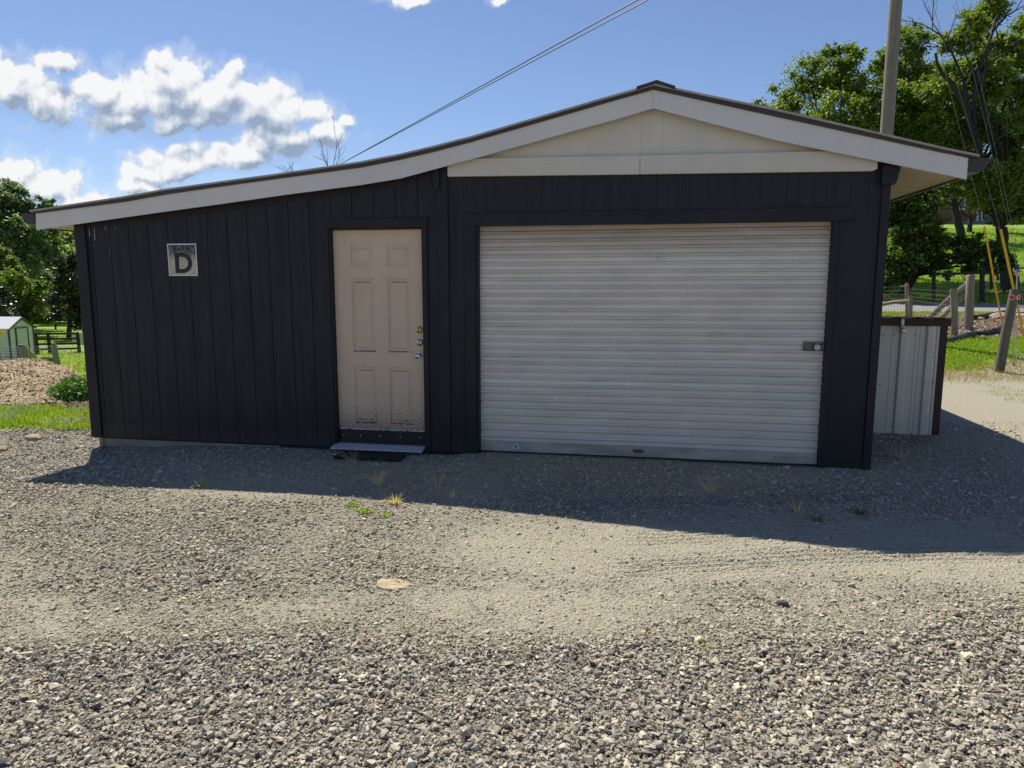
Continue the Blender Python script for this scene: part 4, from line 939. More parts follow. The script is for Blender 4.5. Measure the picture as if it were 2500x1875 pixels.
# far wooded hill: one mass
hm = paint('wooded_hill_soil', (.05, .09, .03), .95, .3, .05, .2, 1)
hx = np.linspace(-420, 60, 60); hy = np.linspace(210, 420, 24); HX, HY = np.meshgrid(hx, hy)
HZ_ = -5+44*np.exp(-((HY-330)/75)**2)*(.65+.5*fbm(HX, HY, .012, 3, 71))
hv = np.stack([HX, HY, HZ_], -1).reshape(-1, 3); hi = np.arange(hv.shape[0]).reshape(HX.shape)
ho = npmesh('hills', hv, np.stack([hi[:-1, :-1], hi[:-1, 1:], hi[1:, 1:], hi[1:, :-1]], -1).reshape(-1, 4), hm, smooth=True); ho['kind'] = 'structure'
n = 26000; u = rng.uniform(-260, -60, n); v_ = rng.uniform(215, 345, n); zz_ = -5+44*np.exp(-((v_-330)/75)**2)*(.65+.5*fbm(u, v_, .012, 3, 71))
cl = np.stack([u, v_, zz_+3+6*fbm(u, v_, .12, 2, 5)+rng.normal(0, 1.0, n)], -1)
V_, F_, c = leaves_np(cl, 2.6, BGREEN+GREEN, .9, .3, .3)
wd = npmesh('far_woodland', V_, F_, m_leaf, col=c); wd['kind'] = 'stuff'; tag(wd, 'dense green woodland covering the far hillside', 'woodland')

# ================================================================== GRASS (uncountable)
def grass_patch(name, label, n, fn, h, wdt, pal, cat='grass', lean=.45, zoff=0):
    pts = fn(n); n = len(pts); x, y = pts[:, 0], pts[:, 1]; z = ground_z(x, y)-.005+zoff
    a = rng.uniform(0, 2*np.pi, n); hh_ = h*rng.uniform(.45, 1.25, n); l_ = lean*hh_*rng.random(n)**.7; dx, dy = np.cos(a)*l_, np.sin(a)*l_
    wv = wdt*rng.uniform(.7, 1.3, n); fa = rng.uniform(0, np.pi, n); wx, wy = np.cos(fa)*wv/2, np.sin(fa)*wv/2
    p = lambda q: np.stack(q, -1)
    V_ = np.stack([p([x-wx, y-wy, z]), p([x+wx, y+wy, z]), p([x+wx*.6+dx*.4, y+wy*.6+dy*.4, z+hh_*.6]), p([x+dx, y+dy, z+hh_]), p([x-wx*.6+dx*.4, y-wy*.6+dy*.4, z+hh_*.6])], 1)
    F_ = np.arange(5*n).reshape(-1, 5); pal = np.array(pal); c = pal[(rng.random(n)*len(pal)).astype(int)]*rng.uniform(.75, 1.25, (n, 1))
    o = npmesh(name, V_.reshape(-1, 3), F_, m_blade, col=np.repeat(c, 5, 0)); o['kind'] = 'stuff'; tag(o, label, cat); return o
def wedge(px0, px1, s0, s1, mask=None):
    def f(n):
        s_ = np.sqrt(rng.uniform(s0*s0, s1*s1, n)); px = rng.uniform(px0, px1, n); b_ = (px-1250)/F
        x = s_*b_*math.cos(YAW)-math.sin(YAW)*s_; y = s_*b_*math.sin(YAW)+math.cos(YAW)*s_-D
        ok = np.ones(n, bool)
        ok &= ~((x > -5.7) & (x < 3.35) & (y > 0) & (y < 7.2))
        if mask is not None: ok &= rng.random(n) < mask(px, s_, x, y)
        return np.stack([x[ok], y[ok]], -1)
    return f
LAWN = [(.22, .36, .035), (.28, .43, .045), (.34, .47, .06), (.16, .27, .03)]
DRY = [(.36, .29, .15), (.45, .36, .19), (.28, .21, .11), (.22, .24, .08)]
grass_patch('grass', 'bright green grass bank beside the metal bin', 42000, wedge(2150, 2700, 11.9, 17.0, lambda px, s_, x, y: sstep(12.1, 13.2, s_+.9*(fbm(x, y, .8, 3, 8)-.5)*2-.9*sstep(2400, 2500, px))*(1-sstep(16.2, 17, s_))*(1-.9*np.exp(-((px-2440)/60)**2)*(s_ < 13.6))), .065, .014, LAWN+DRY[3:], lean=.9)
grass_patch('dry_grass', 'straw coloured dry grass fringing the green bank', 9000, wedge(2150, 2700, 10.9, 13.4, lambda px, s_, x, y: sstep(11.0, 11.9, s_+.5*(fbm(x, y, 1.2, 3, 4)-.5))*(1-sstep(12.3, 13.4, s_-.8*(px > 2380)))*.8), .07, .007, DRY, lean=1.4)
grass_patch('grass', 'sunlit lawn rising beyond the road to the house', 60000, wedge(2120, 2620, 28.9, 70, lambda px, s_, x, y: np.clip(1.4-.012*s_, .3, 1)), .10, .05, LAWN)
grass_patch('grass', 'thin grass verge between the road and mulch bank', 4000, wedge(2120, 2420, 22.3, 23.7), .08, .02, LAWN+DRY[:1])
grass_patch('grass', 'clover strewn green grass at the left of the building', 30000, wedge(-160, 235, 8.0, 10.1, lambda px, s_, x, y: sstep(7.85, 8.3, s_+.55*(fbm(x, y, 1.5, 3, 6)-.5)-.5*sstep(60, 180, px)*0+ .25-.0025*(190-px)*0)*(1-sstep(9.3, 9.9, s_))*(.25+.75*(fbm(x, y, 2.2, 3, 93) > .42))), .055, .011, LAWN+LAWN+DRY[:1], lean=.9)
grass_patch('grass', 'green pasture around the left fences', 40000, wedge(-150, 240, 15, 90, lambda px, s_, x, y: np.where((s_ > 49) & (s_ < 57), .15, 1.0)*np.clip(1.3-.012*s_, .3, 1)), .10, .06, LAWN+[(.22, .24, .09)])
grass_patch('weed_sprigs', 'sparse small green and straw weeds dotted over the gravel by the grass bank', 2600, wedge(2300, 2640, 8.8, 12, lambda px, s_, x, y: (fbm(x, y, 1.1, 3, 77) > .56)*1.0), .04, .006, LAWN+DRY)
# white clover flowers
pts = wedge(-60, 225, 8.1, 9.1, lambda px, s_, x, y: (fbm(x, y, 1.0, 3, 12) > .45)*1.0)(420)
vv, ff, cc = [], [], []
for i, (x, y) in enumerate(pts):
    p = np.array([x, y, gz(x, y)+rng.uniform(.06, .10)]); vv.append(ocv*.011*rng.uniform(.6, 1.2)+p); ff.append(ocf+6*i); cc.append(np.tile([[.62, .62, .56]], (6, 1)))
fl = npmesh('clover_flowers', np.concatenate(vv), np.concatenate(ff), gravm, col=np.concatenate(cc)); fl['kind'] = 'stuff'; tag(fl, 'small white clover heads scattered through the left grass', 'flowers')
# leafy weeds at the left corner
def foliage_clump(name, label, c, r, h, n, leaf, pal, group=None, cat='bush'):
    q = rng.normal(size=(n, 3)); q /= np.linalg.norm(q, axis=1)[:, None]; q *= (rng.random(n)**.35)[:, None]; q[:, 2] = np.abs(q[:, 2])
    pts = np.array(c)+q*np.array([r, r, h]); pts[:, 2] += .1*h*rng.normal(size=n)*.3
    t_ = thing(name, label, cat, c, group); V_, F_, c_ = leaves_np(pts, leaf, pal, .35, .4); npmesh('foliage', V_, F_, m_leaf, t_, col=c_)
    st_ = MB()
    for k in range(14): e_ = Vector(pts[random.randrange(n)]); st_.tube([Vector(c)-Vector((0, 0, .03)), (Vector(c)+e_)/2+Vector((0, 0, .05)), e_], [.008, .006, .003], 4)
    st_.build('stem', m_bark, t_); return t_
a = GT(182, 10.8); foliage_clump('leafy_weed_bush', 'low dark green leafy bush against the left building corner', a, .48, .40, 3000, .08, [(.08, .19, .035), (.12, .26, .04), (.06, .14, .03)])
# tall ornamental grass stalks
def tuft(name, label, px, py, hpx, n, spread, pal, group=None, cat='grass tuft', z=0, s_=None, wd_=.0052):
    c = G(px, py, z) if s_ is None else GT(px, s_); c = (c[0], c[1], gz(c[0], c[1])); dist = math.hypot(c[0], c[1]+D); H_ = hpx/F*dist
    vs = []; fs = []; cc = []; pal = np.array(pal)
    for i in range(n):
        a_ = random.uniform(0, 2*math.pi); l_ = spread*H_*random.random()**.6; hh_ = H_*random.uniform(.5, 1.0)*(1-.35*(l_/(spread*H_+1e-6))); px_ = [Vector(c)+Vector((math.cos(a_), math.sin(a_), 0))*l_*(f**1.6)+Vector((math.cos(a_)*.012, math.sin(a_)*.012, hh_*f-.004)) for f in (0, .35, .7, 1)]
        sd_ = Vector((math.cos(YAW+random.uniform(-.6, .6)), math.sin(YAW), 0)); k = len(vs); col_ = pal[random.randrange(len(pal))]*random.uniform(.8, 1.2)
        for j, f in enumerate((1, .85, .6, .15)): ww = wd_*f; vs += [px_[j]-sd_*ww/2, px_[j]+sd_*ww/2]; cc += [col_, col_]
        fs += [(k+2*j, k+2*j+1, k+2*j+3, k+2*j+2) for j in range(3)]
    o = npmesh(name, [tuple(v) for v in vs], fs, m_blade, col=np.array(cc)); tag(o, label, cat, group); return o
STR = [(.58, .51, .33), (.66, .57, .37), (.46, .42, .25)]; GP = 'grass tufts growing in the gravel'
tuft('grass_tuft', 'pale dry tuft standing in shadow right of the tan door', 922, 1198, 62, 34, .55, STR, GP)
tuft('grass_tuft', 'short golden tuft half in sun at the shadow edge', 966, 1237, 36, 46, 1.0, STR+[(.5, .38, .12)], GP)
tuft('grass_tuft', 'sparse thin stalks in shadow left of the roll-up door foot', 1070, 1198, 70, 9, .6, STR, GP)
tuft('grass_tuft', 'low thin tuft at the shadow edge below the roll-up door corner', 1105, 1222, 36, 14, .9, STR, GP)
tuft('grass_tuft', 'dry tuft in shadow before the right half of the roll-up door', 1732, 1205, 68, 26, .55, STR, GP)
tuft('grass_tuft', 'faint low stalks right of the tall shaded tuft', 1832, 1212, 32, 10, .8, STR, GP)
tuft('grass_tuft', 'leaning dry stalks in shadow before the right door jamb', 1945, 1250, 48, 18, 1.1, STR, GP)
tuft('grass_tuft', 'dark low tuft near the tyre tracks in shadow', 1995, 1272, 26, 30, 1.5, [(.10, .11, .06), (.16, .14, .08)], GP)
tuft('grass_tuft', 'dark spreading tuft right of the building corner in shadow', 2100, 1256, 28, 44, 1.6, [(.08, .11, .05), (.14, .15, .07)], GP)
tuft('grass_tuft', 'long arching straw blades in front of the metal bin', 2205, 1122, 44, 22, 2.6, STR, GP)
tuft('grass_tuft', 'tiny bright green sprout at the shadow edge under the plaque', 492, 1193, 28, 20, .9, LAWN, GP)
tuft('grass_tuft', 'small straw tuft alone in the sunny gravel foreground', 1716, 1578, 26, 60, 1.2, [(.55, .48, .30), (.45, .38, .2)], GP, wd_=.0022)
tuft('grass_tuft', 'dry twiggy stalks sprouting through the door mat gap', 862, 1136, 58, 16, 1.0, STR, GP)
tuft('grass_tuft', 'low dull green tuft in shadow in front of the door mat', 918, 1132, 16, 60, 2.2, [(.08, .12, .05), (.2, .19, .1)], GP)
tuft('ornamental_grass', 'tall dry grass stalks behind the leafy corner bush', 160, 900, 86, 46, .32, STR+[(.15, .2, .06)], None, 'grass clump', s_=13.6, wd_=.01)
def creeping(label, px, py, rx, ry, n):
    c = G(px, py); q = rng.normal(size=(n, 2))*np.array([rx, ry])/F*math.hypot(c[0], c[1]+D); q[:, 1] *= 3
    x = c[0]+q[:, 0]; y = c[1]+q[:, 1]; V_, F_, cc = leaves_np(np.stack([x, y, ground_z(x, y)+.012+.01*rng.random(n)], -1), .026, LAWN, .5, 1.0)
    tag(npmesh('creeping_weed', V_, F_, m_blade, col=cc), label, 'weed', 'creeping weeds in the sunny gravel')['kind'] = 'stuff'
creeping('bright green weed strand lying left of its larger neighbour in the gravel', 858, 1243, 10, 3, 60); creeping('brightest green weed mat in the sunny gravel below the door', 888, 1256, 11, 3, 110); creeping('faintest green weed patch right of the bright mat', 940, 1265, 11, 3, 36)

# ================================================================== MULCH PILE, ROCKS
mp_c = GT(20, 12.3)
m_mul, t, b = nt('wood_chip_mulch')
v1_ = N(t, 'ShaderNodeTexVoronoi', Scale=45.0); noise(t, 5); L(t, t.nodes['TC'].outputs['Object'], v1_.inputs['Vector'])
s_c = N(t, 'ShaderNodeSeparateColor'); L(t, v1_.outputs['Color'], s_c.inputs[0])
ca = ramp(t, s_c.outputs[0], [(0, (.26, .185, .11)), (.5, (.46, .345, .21)), (1, (.62, .50, .34))])
ca = mixc(t, ramp(t, noise(t, 2.5, 5, .7), [(.45, (0, 0, 0)), (.7, (.7, .7, .7))]), ca, (.09, .065, .05))
L(t, ca, b.inputs['Base Color']); b.inputs['Roughness'].default_value = .95; bump(t, b, math_(t, 'ADD', v1_.outputs['Distance'], noise(t, 12, 5, .8)), .7, .025)
nn3 = 110; ux = np.linspace(-1.15, 1.15, nn3); UX, UY = np.meshgrid(ux, ux)
e1 = np.array([math.cos(YAW-.75), math.sin(YAW-.75)]); e2 = np.array([-e1[1], e1[0]])
pc = np.array(GT(28, 11.9)[:2]); MXx = pc[0]+UX*2.7*e1[0]+UY*1.9*e2[0]; MYy = pc[1]+UX*2.7*e1[1]+UY*1.9*e2[1]
rr_ = np.sqrt(UX**2+UY**2); hM = .62*np.clip(1-rr_**2, -.06, 1)**.9 if False else .64*(1-sstep(.05, 1.05, rr_))
hM = hM*(1+.5*(fbm(MXx, MYy, 1.1, 4, 88)-.5))+.05*(fbm(MXx, MYy, 7, 3, 90)-.5)-.03
MV = np.stack([MXx, MYy, ground_z(MXx.ravel(), MYy.ravel()).reshape(MXx.shape)+hM], -1).reshape(-1, 3); ii = np.arange(nn3*nn3).reshape(nn3, nn3)
mo = npmesh('mulch_pile', MV, np.stack([ii[:-1, :-1], ii[:-1, 1:], ii[1:, 1:], ii[1:, :-1]], -1).reshape(-1, 4), m_mul, smooth=True); tag(mo, 'low mound of tan wood chips and straw left of the building', 'mulch pile')
def chips(name, label, xs_, ys_, zs_, L_, pal):
    n = len(xs_); a_ = rng.uniform(0, 2*np.pi, n); tl_ = rng.normal(0, .35, n); Ln = L_*rng.uniform(.4, 1.4, n); wn_ = Ln*rng.uniform(.15, .4, n)
    d_ = np.stack([np.cos(a_)*np.cos(tl_), np.sin(a_)*np.cos(tl_), np.sin(tl_)], -1)*Ln[:, None]/2; e_ = np.stack([-np.sin(a_), np.cos(a_), rng.normal(0, .4, n)], -1)*wn_[:, None]/2
    c0 = np.stack([xs_, ys_, zs_], -1); V_ = np.stack([c0-d_-e_, c0+d_-e_, c0+d_+e_, c0-d_+e_], 1).reshape(-1, 3)
    c_ = np.array(pal)[(rng.random(n)*len(pal)).astype(int)]*rng.uniform(.7, 1.2, (n, 1))
    o = npmesh(name, V_, np.arange(4*n).reshape(-1, 4), gravm, col=np.repeat(c_, 4, 0)); o['kind'] = 'stuff'; tag(o, label, 'wood chips')
k = rng.integers(0, len(MV), 26000); jx = MV[k]+rng.normal(0, .012, (26000, 3))
chips('wood_chips', 'loose wood chips and straw covering the left mound', jx[:, 0], jx[:, 1], MV[k][:, 2]+.008, .038, [(.60, .47, .28), (.46, .34, .19), (.68, .58, .40), (.20, .14, .09), (.36, .26, .15)])
pts = wedge(2230, 2640, 16.5, 22.4)(20000); chips('wood_chips', 'wood chips and dead leaves on the bank below the road', pts[:, 0], pts[:, 1], ground_z(pts[:, 0], pts[:, 1])+.015, .055, [(.42, .32, .22), (.30, .20, .13), (.5, .42, .33), (.13, .09, .06)])
pts = wedge(-120, 215, 9.3, 11.4)(4200); chips('wood_chips', 'dark rotting chips at the foot of the left mound', pts[:, 0], pts[:, 1], ground_z(pts[:, 0], pts[:, 1])+.012, .06, [(.30, .22, .14), (.16, .11, .07), (.08, .06, .045), (.4, .33, .24)])
def rock(label, c, size, col_, flat=.45, cat='rock', group=None, z=None):
    bm = bmesh.new(); bmesh.ops.create_icosphere(bm, subdivisions=3, radius=1)
    sd_ = random.random()*50
    for v in bm.verts:
        q = v.co.normalized(); n_ = float(fbm(np.array([q.x*1.3+sd_]), np.array([q.y*1.3+q.z+sd_]), 1.6, 4, 3)[0]); v.co = q*(.72+.55*n_); v.co.x *= size; v.co.y *= size*.7; v.co.z *= size*flat
    me = bpy.data.meshes.new('rock'); bm.to_mesh(me); bm.free(); me.materials.append(paint('rock_'+str(len(bpy.data.materials)), col_, .9, .3, 12, .6, 50)); o = bpy.data.objects.new('rock', me); COL.objects.link(o)
    zz3 = gz(c[0], c[1]) if z is None else z; o.location = (c[0], c[1], zz3+size*flat*.25); return tag(o, label, cat, group)
rock('flat pale orange stone lying in the gravel', G(960, 1426), .095, (.40, .32, .20), .10)
rock('brown flat rock where the left grass meets gravel', G(80, 1053), .105, (.40, .27, .17), .4)
rock('rust coloured rock half cut by the left picture edge', G(0, 1078), .075, (.35, .2, .1), .4)
rock('dark grey angular stone in the right foreground gravel', G(1910, 1480), .03, (.07, .07, .075), .7)
for i, (px, s_, r_) in enumerate(((2352, 17.2, .22), (2390, 20.8, .15), (2440, 21.3, .3), (2372, 18.4, .16))):
    rock(['tan boulder at the foot of the taller rustic post', 'small tan stone in the mulch bank', 'wide pale stone under the black pipe', 'tan stone lying against the upper pipe end'][i], GT(px, s_), r_, (.42, .33, .25), .55, 'rock', 'boulders on the mulch bank')

# ================================================================== ROAD
def sheet(name, pxs, s0, s1, zo, mat, ns=8, nx_=24):
    vs, fs = [], []
    for i in range(ns+1):
        for j in range(nx_+1):
            s_ = s0+(s1-s0)*i/ns; px = pxs[0]+(pxs[1]-pxs[0])*j/nx_; p = GT(px, s_); vs.append((p[0], p[1], gz(p[0], p[1])+zo))
    k = nx_+1; fs = [(i*k+j, i*k+j+1, (i+1)*k+j+1, (i+1)*k+j) for i in range(ns) for j in range(nx_)]
    o = npmesh(name, vs, fs, mat, smooth=True); o['kind'] = 'structure'; return o
m_road = paint('pale_asphalt', (.22, .215, .21), .9, .15, 3, .4, 60)
sheet('road', (2000, 3300), 23.6, 28.2, .035, m_road, 10, 60)
m_path = paint('driveway_asphalt', (.2, .2, .2), .9, .15, 2, .3, 40)
vs, fs = [], []
for i in range(20):
    s_ = 36+i*1.6; pc_ = 2493+30*math.sin((i-6)/6)**2+i*.4+ (2 if i < 3 else 0); lw = 1.7
    a = Vector(GT(pc_-2, s_)); b_ = Vector(GT(pc_+110*36/s_, s_)); vs += [(a.x, a.y, gz(a.x, a.y)+.05), (b_.x, b_.y, gz(b_.x, b_.y)+.05)]
fs = [(2*i, 2*i+1, 2*i+3, 2*i+2) for i in range(19)]
o = npmesh('driveway', vs, fs, m_path); o['kind'] = 'structure'

# ================================================================== POLE, CABLES, GUYS
pb = S(2150, 700, 16.5); pb = (pb[0], pb[1], Z1(pb[0], pb[1]))
pt = S(2199, -110, 16.5)
m_pole, t, b = nt('grey_utility_pole')
c_ = ramp(t, noise(t, 7, 7, .7, stretch=(5, 5, .35)), [(.3, (.15, .125, .105)), (.7, (.30, .26, .23))])
c_ = mixc(t, ramp(t, noise(t, 10, 4, .7, stretch=(6, 6, .12)), [(.6, (0, 0, 0)), (.66, (.6, .6, .6))]), c_, (.06, .05, .045))
L(t, c_, b.inputs['Base Color']); b.inputs['Roughness'].default_value = .9; bump(t, b, noise(t, 20, 5, .7, stretch=(5, 5, .2)), .5, .01)
pole_top = Vector(S(2216, -400, 16.5)); pole_base = Vector(S(2164.5, 325, 16.5)); dirp = (pole_top-pole_base).normalized(); foot = pole_base-dirp*((pole_base.z-pb[2]+.3)/dirp.z)
pp = thing('utility_pole', 'tall grey wooden utility pole rising behind the roof', 'utility pole', tuple(foot))
o = MB(); o.tube([foot, pole_base, pole_top], [.137, .136, .122], 18); o.build('pole', m_pole, pp, smooth=True)
o = MB(); o.tube([pole_base+Vector((.0, -.145, .2)), pole_base+Vector((0, -.14, 1.8)), pole_top+Vector((0, -.13, 0))], .008, 5); o.build('ground_wire', m_wire, pp)
m_cab = paint('black_cable', (.03, .035, .045), .5, .1, 3, 0)
def sag(a, b_, sg, n=24): a = Vector(a); b_ = Vector(b_); return [a.lerp(b_, i/n)-Vector((0, 0, sg*4*(i/n)*(1-i/n))) for i in range(n+1)]
for k, (lab, A, B_, r_) in enumerate((('upper of the two overhead cables crossing the sky', (700,473), (1650,-52), .011), ('lower of the two overhead cables crossing the sky', (735,452), (1660,-42), .0095))):
    o = MB(); o.tube(sag(S(A[0], A[1], 30), S(B_[0], B_[1], 11), .0), r_, 6); tag(o.build('overhead_cable', m_cab, None, smooth=True), lab, 'cable', 'overhead cables')
ptop = Vector(S(2205, -230, 16.5))
for lab, wpx, gp0, anc, s_ in (('guy wire with yellow guard anchored left of the leaning post', 2400, (2403,552), (2449,790), 18.6), ('guy wire with yellow guard running behind the leaning post', 2440, (2443,560), (2515,880), 14.5)):
    p1 = Vector(GT(anc[0], s_)); g0 = Vector(S(gp0[0], gp0[1], s_-.2)); t_ = thing('guy_wire', lab, 'guy wire', tuple(p1), 'guy wires of the utility pole')
    o = MB(); o.tube([ptop, g0, p1], .0042, 5); o.build('wire', m_wire, t_)
    o = MB(); e_ = g0.lerp(p1, .93); o.tube([g0, g0.lerp(e_, .5), e_], [.023, .022, .020], 10); o.build('guard', m_yellow, t_, smooth=True)
    o = MB(); o.tube([p1-Vector((0, 0, .2)), e_], .012, 6); o.tube([e_+Vector((0,0,-.02)), e_+Vector((.03,0,-.08))], .03, 8); o.build('anchor_rod', m_steel, t_)
for lab, a_, b_ in (('thin wire slanting past the right gutter left of its twin', (2330,-20), (2475,600)), ('thin wire slanting past the right gutter right of its twin', (2345,-20), (2482,600))):
    o = MB(); o.tube([S(a_[0], a_[1], 17), S(b_[0], b_[1], 15.5), S(b_[0]+25, b_[1]+230, 14.8)], .003, 5); tag(o.build('guy_wire', m_wire, None), lab, 'guy wire', 'thin slanting wires')

# ================================================================== LEANING POST, SOLAR LAMP
pA = Vector(GT(2446, 12.3)); pA.z = gz(pA.x, pA.y); 
sP = 12.3; topP = Vector(S(2478, 706, sP))
lp = thing('leaning_post', 'thick leaning grey wooden post with two red reflectors', 'post', tuple(pA))
o = MB(); o.tube([pA-Vector((0, 0, .3)), pA.lerp(topP, .5), topP-Vector((0,0,.01)), topP], [.080, .078, .073, .066], 16, jit=.03); o.build('post', paint('brown_grey_wood', (.13, .115, .09), .9, .35, 6, .6, 30, stretch=(6, 6, .7)), lp, smooth=True)
camv = (Vector(CAM)-topP).normalized()
for px, off_, sx_ in ((2471, .0, 1.0), (2487, .015, .55)):
    c_ = Vector(S(px, 726, sP-.105+off_)); ax = Vector((-camv.x, -camv.y, 0)).normalized()*-1
    if sx_ < 1: ax = Vector((ax.x+1.0, ax.y+.0, 0)).normalized()
    o = MB(); o.lathe(c_, ax, [(-.01, 0), (-.01, .046), (.004, .046), (.006, .038), (.0061, 0)], 20); o.build('reflector_rim', m_white, lp, smooth=True) if False else None
    rim = o.build('reflector', paint('pale_rim', (.55, .5, .48), .4, .1, 5, 0), lp, smooth=True)
    o = MB(); o.lathe(c_, ax, [(.0065, 0), (.0065, .036), (.010, .034), (.011, 0)], 20); o.build('lens', m_red, rim, smooth=True)
sl_ = thing('solar_lamp', 'small solar garden lamp on a spike behind the leaning post', 'lamp', tuple(GT(2484, 12.9)))
lt_ = Vector(S(2483, 672, 12.9)); lb_ = Vector(GT(2484, 12.9))
o = MB(); o.tube([lb_-Vector((0, 0, .1)), lt_-Vector((0, 0, .02))], .012, 8); o.build('stake', m_steel, sl_, smooth=True)
o = MB(); o.lathe(lt_, (0, 0, 1), [(-.02, .01), (0, .026), (.03, .040), (.06, .044), (.062, 0)], 14); m_lens = paint('frosted_lens', (.5, .45, .3), .3, .1, 5, 0); o.build('lens', m_lens, sl_, smooth=True)
o = MB(); o.lathe(lt_+Vector((0, 0, .064)), (0, 0, 1), [(0, 0), (0, .070), (.006, .070), (.022, .045), (.032, .02), (.033, 0)], 16); o.build('cap', m_steeldk, sl_, smooth=True)

# ================================================================== FENCES
def post(mb, px0, pybase, px1, pytop, s_, r, sides=10, box=False):
    a = Vector(GT(px0, s_)); a.z = gz(a.x, a.y); tp_ = Vector(S(px1, pytop, s_))
    if box: mb.beam(a-Vector((0, 0, .2)), tp_, r*2, r*2, (0, 1, 0))
    else: mb.tube([a-Vector((0, 0, .2)), a.lerp(tp_, .5), tp_-Vector((0, 0, .02)), tp_+Vector((0,0,.01))], [r, r*.97, r*.95, r*.7], sides, jit=.06)
    return a, tp_
rf_ = thing('rustic_wire_fence', 'rustic grey log fence with diagonal braces and wire mesh before the road', 'fence', tuple(GT(2330, 20.5)))
for args in ((2365, 0, 2370, 672, 18.0, .105), (2333, 0, 2328, 704, 17.0, .085), (2215, 0, 2214, 692, 20.5, .06), (2222, 0, 2223, 722, 20.0, .055)):
    o = MB(); post(o, *args); o.build('post', m_wood, rf_, smooth=True)
for a_, b_, r_ in (((2366, 690), (2262, 782), .065), ((2366, 712), (2290, 782), .065), ((2224, 735), (2140, 746), .05)):
    o = MB(); A = Vector(S(a_[0], a_[1], 18.2 if a_[0] > 2300 else 20.1)); B2_ = Vector(S(b_[0], b_[1], 18.8 if a_[0] > 2300 else 20.6)); o.tube([A, A.lerp(B2_, .5)+Vector((0, 0, .03)), B2_], [r_, r_*1.1, r_*.9], 9, jit=.12); o.build('rail', m_wood, rf_, smooth=True)
def mesh_panel(name, parent, A0, A1, B0, B1, nh, nv, r=.003):
    o = MB(); A0, A1, B0, B1 = map(Vector, (A0, A1, B0, B1))
    for i in range(nh+1): f = i/nh; o.tube([A0.lerp(A1, f), B0.lerp(B1, f)], r, 3, caps=False)
    for i in range(nv+1): f = i/nv; o.tube([A0.lerp(B0, f), A1.lerp(B1, f)], r*.8, 3, caps=False)
    return o.build(name, m_wire, parent)
mesh_panel('wire_mesh', rf_, S(2110, 775, 21), S(2110, 702, 21), S(2214, 775, 20.6), S(2214, 700, 20.6), 8, 14)
mesh_panel('wire_mesh', rf_, S(2222, 790, 20.2), S(2222, 705, 20.2), S(2330, 815, 17.2), S(2330, 712, 17.2), 9, 26, .0022)
mesh_panel('wire_mesh', rf_, S(2333, 818, 17.1), S(2333, 708, 17.1), S(2366, 800, 18), S(2366, 680, 18), 9, 8, .0022)
o = MB(); a = Vector(S(2200, 699, 20.4)); o.tube([a, a+Vector((.13, 0, .02))], .014, 6); o.build('insulator', m_yellow, rf_)
bf = thing('black_board_fence', 'black stained post and rail fence on the lawn edge beyond the road', 'fence', tuple(GT(2330, 30)))
for args in ((2275, 0, 2280, 657, 29.5, .06), (2393, 0, 2398, 655, 29.2, .07), (2478, 0, 2482, 646, 28.8, .065)):
    o = MB(); post(o, *args, box=True); o.build('post', m_wooddk, bf)
for px0, py0, px1, py1, w_ in ((2280, 669, 2396, 666, .10), (2398, 669, 2480, 664, .07), (2398, 652, 2480, 650, .05), (2395, 720, 2500, 712, .05), (2480, 655, 2560, 652, .06)):
    o = MB(); o.beam(S(px0, py0, 29.4), S(px1, py1, 29.1), .04, w_, (0, 0, 1)); o.build('rail', m_wooddk, bf)
mesh_panel('wire_mesh', bf, S(2278, 728, 29.4), S(2279, 672, 29.4), S(2394, 728, 29.2), S(2396, 669, 29.2), 9, 22, .003)
mesh_panel('wire_mesh', bf, S(2397, 724, 29.2), S(2398, 668, 29.2), S(2479, 724, 28.9), S(2480, 666, 28.9), 8, 16, .003)
for k, (px, pt_, s_) in enumerate(((2418, 653, 33), (2432, 652, 36), (2446, 653, 39), (2456, 662, 33), (2465, 652, 35))):
    o = MB(); post(o, px-4, 0, px, pt_, s_, .05, box=True); tag(o.build('fence_post', m_wooddk), ['leftmost of the dark posts beyond the black fence corner', 'second dark post beyond the black fence corner', 'middle dark post beyond the black fence corner', 'thin fourth dark post beyond the black fence corner', 'rightmost of the dark posts beyond the black fence corner'][k], 'fence post', 'dark posts receding up the lawn')
# black drain pipes
m_pipe = paint('black_corrugated_pipe', (.015, .015, .016), .55, .2, 5, .3, 40)
def pipe(label, pts, r):
    P3 = [Vector(GT(px, s_)) for px, s_ in pts]; P3 = [Vector((p.x, p.y, gz(p.x, p.y)+r*.8)) for p in P3]; q = []; rr2 = []
    for a_, b_ in zip(P3[:-1], P3[1:]):
        n_ = max(2, int((b_-a_).length/.05))
        for i in range(n_): q.append(a_.lerp(b_, i/n_)); rr2.append(r*(1 if len(q) % 2 else .86))
    o = MB(); o.tube(q, rr2, 10); tag(o.build('drain_pipe', m_pipe), label, 'drain pipe', 'black drain pipes on the bank')
pipe('upper black corrugated pipe lying along the road edge', [(2376, 20.8), (2400, 21.4), (2430, 22.2), (2463, 23.3)], .09)
pipe('lower black corrugated pipe curving across the grass bank', [(2290, 15.4), (2330, 16.0), (2362, 16.6), (2385, 17.2), (2400, 17.1), (2425, 17.5), (2450, 18.4)], .07)
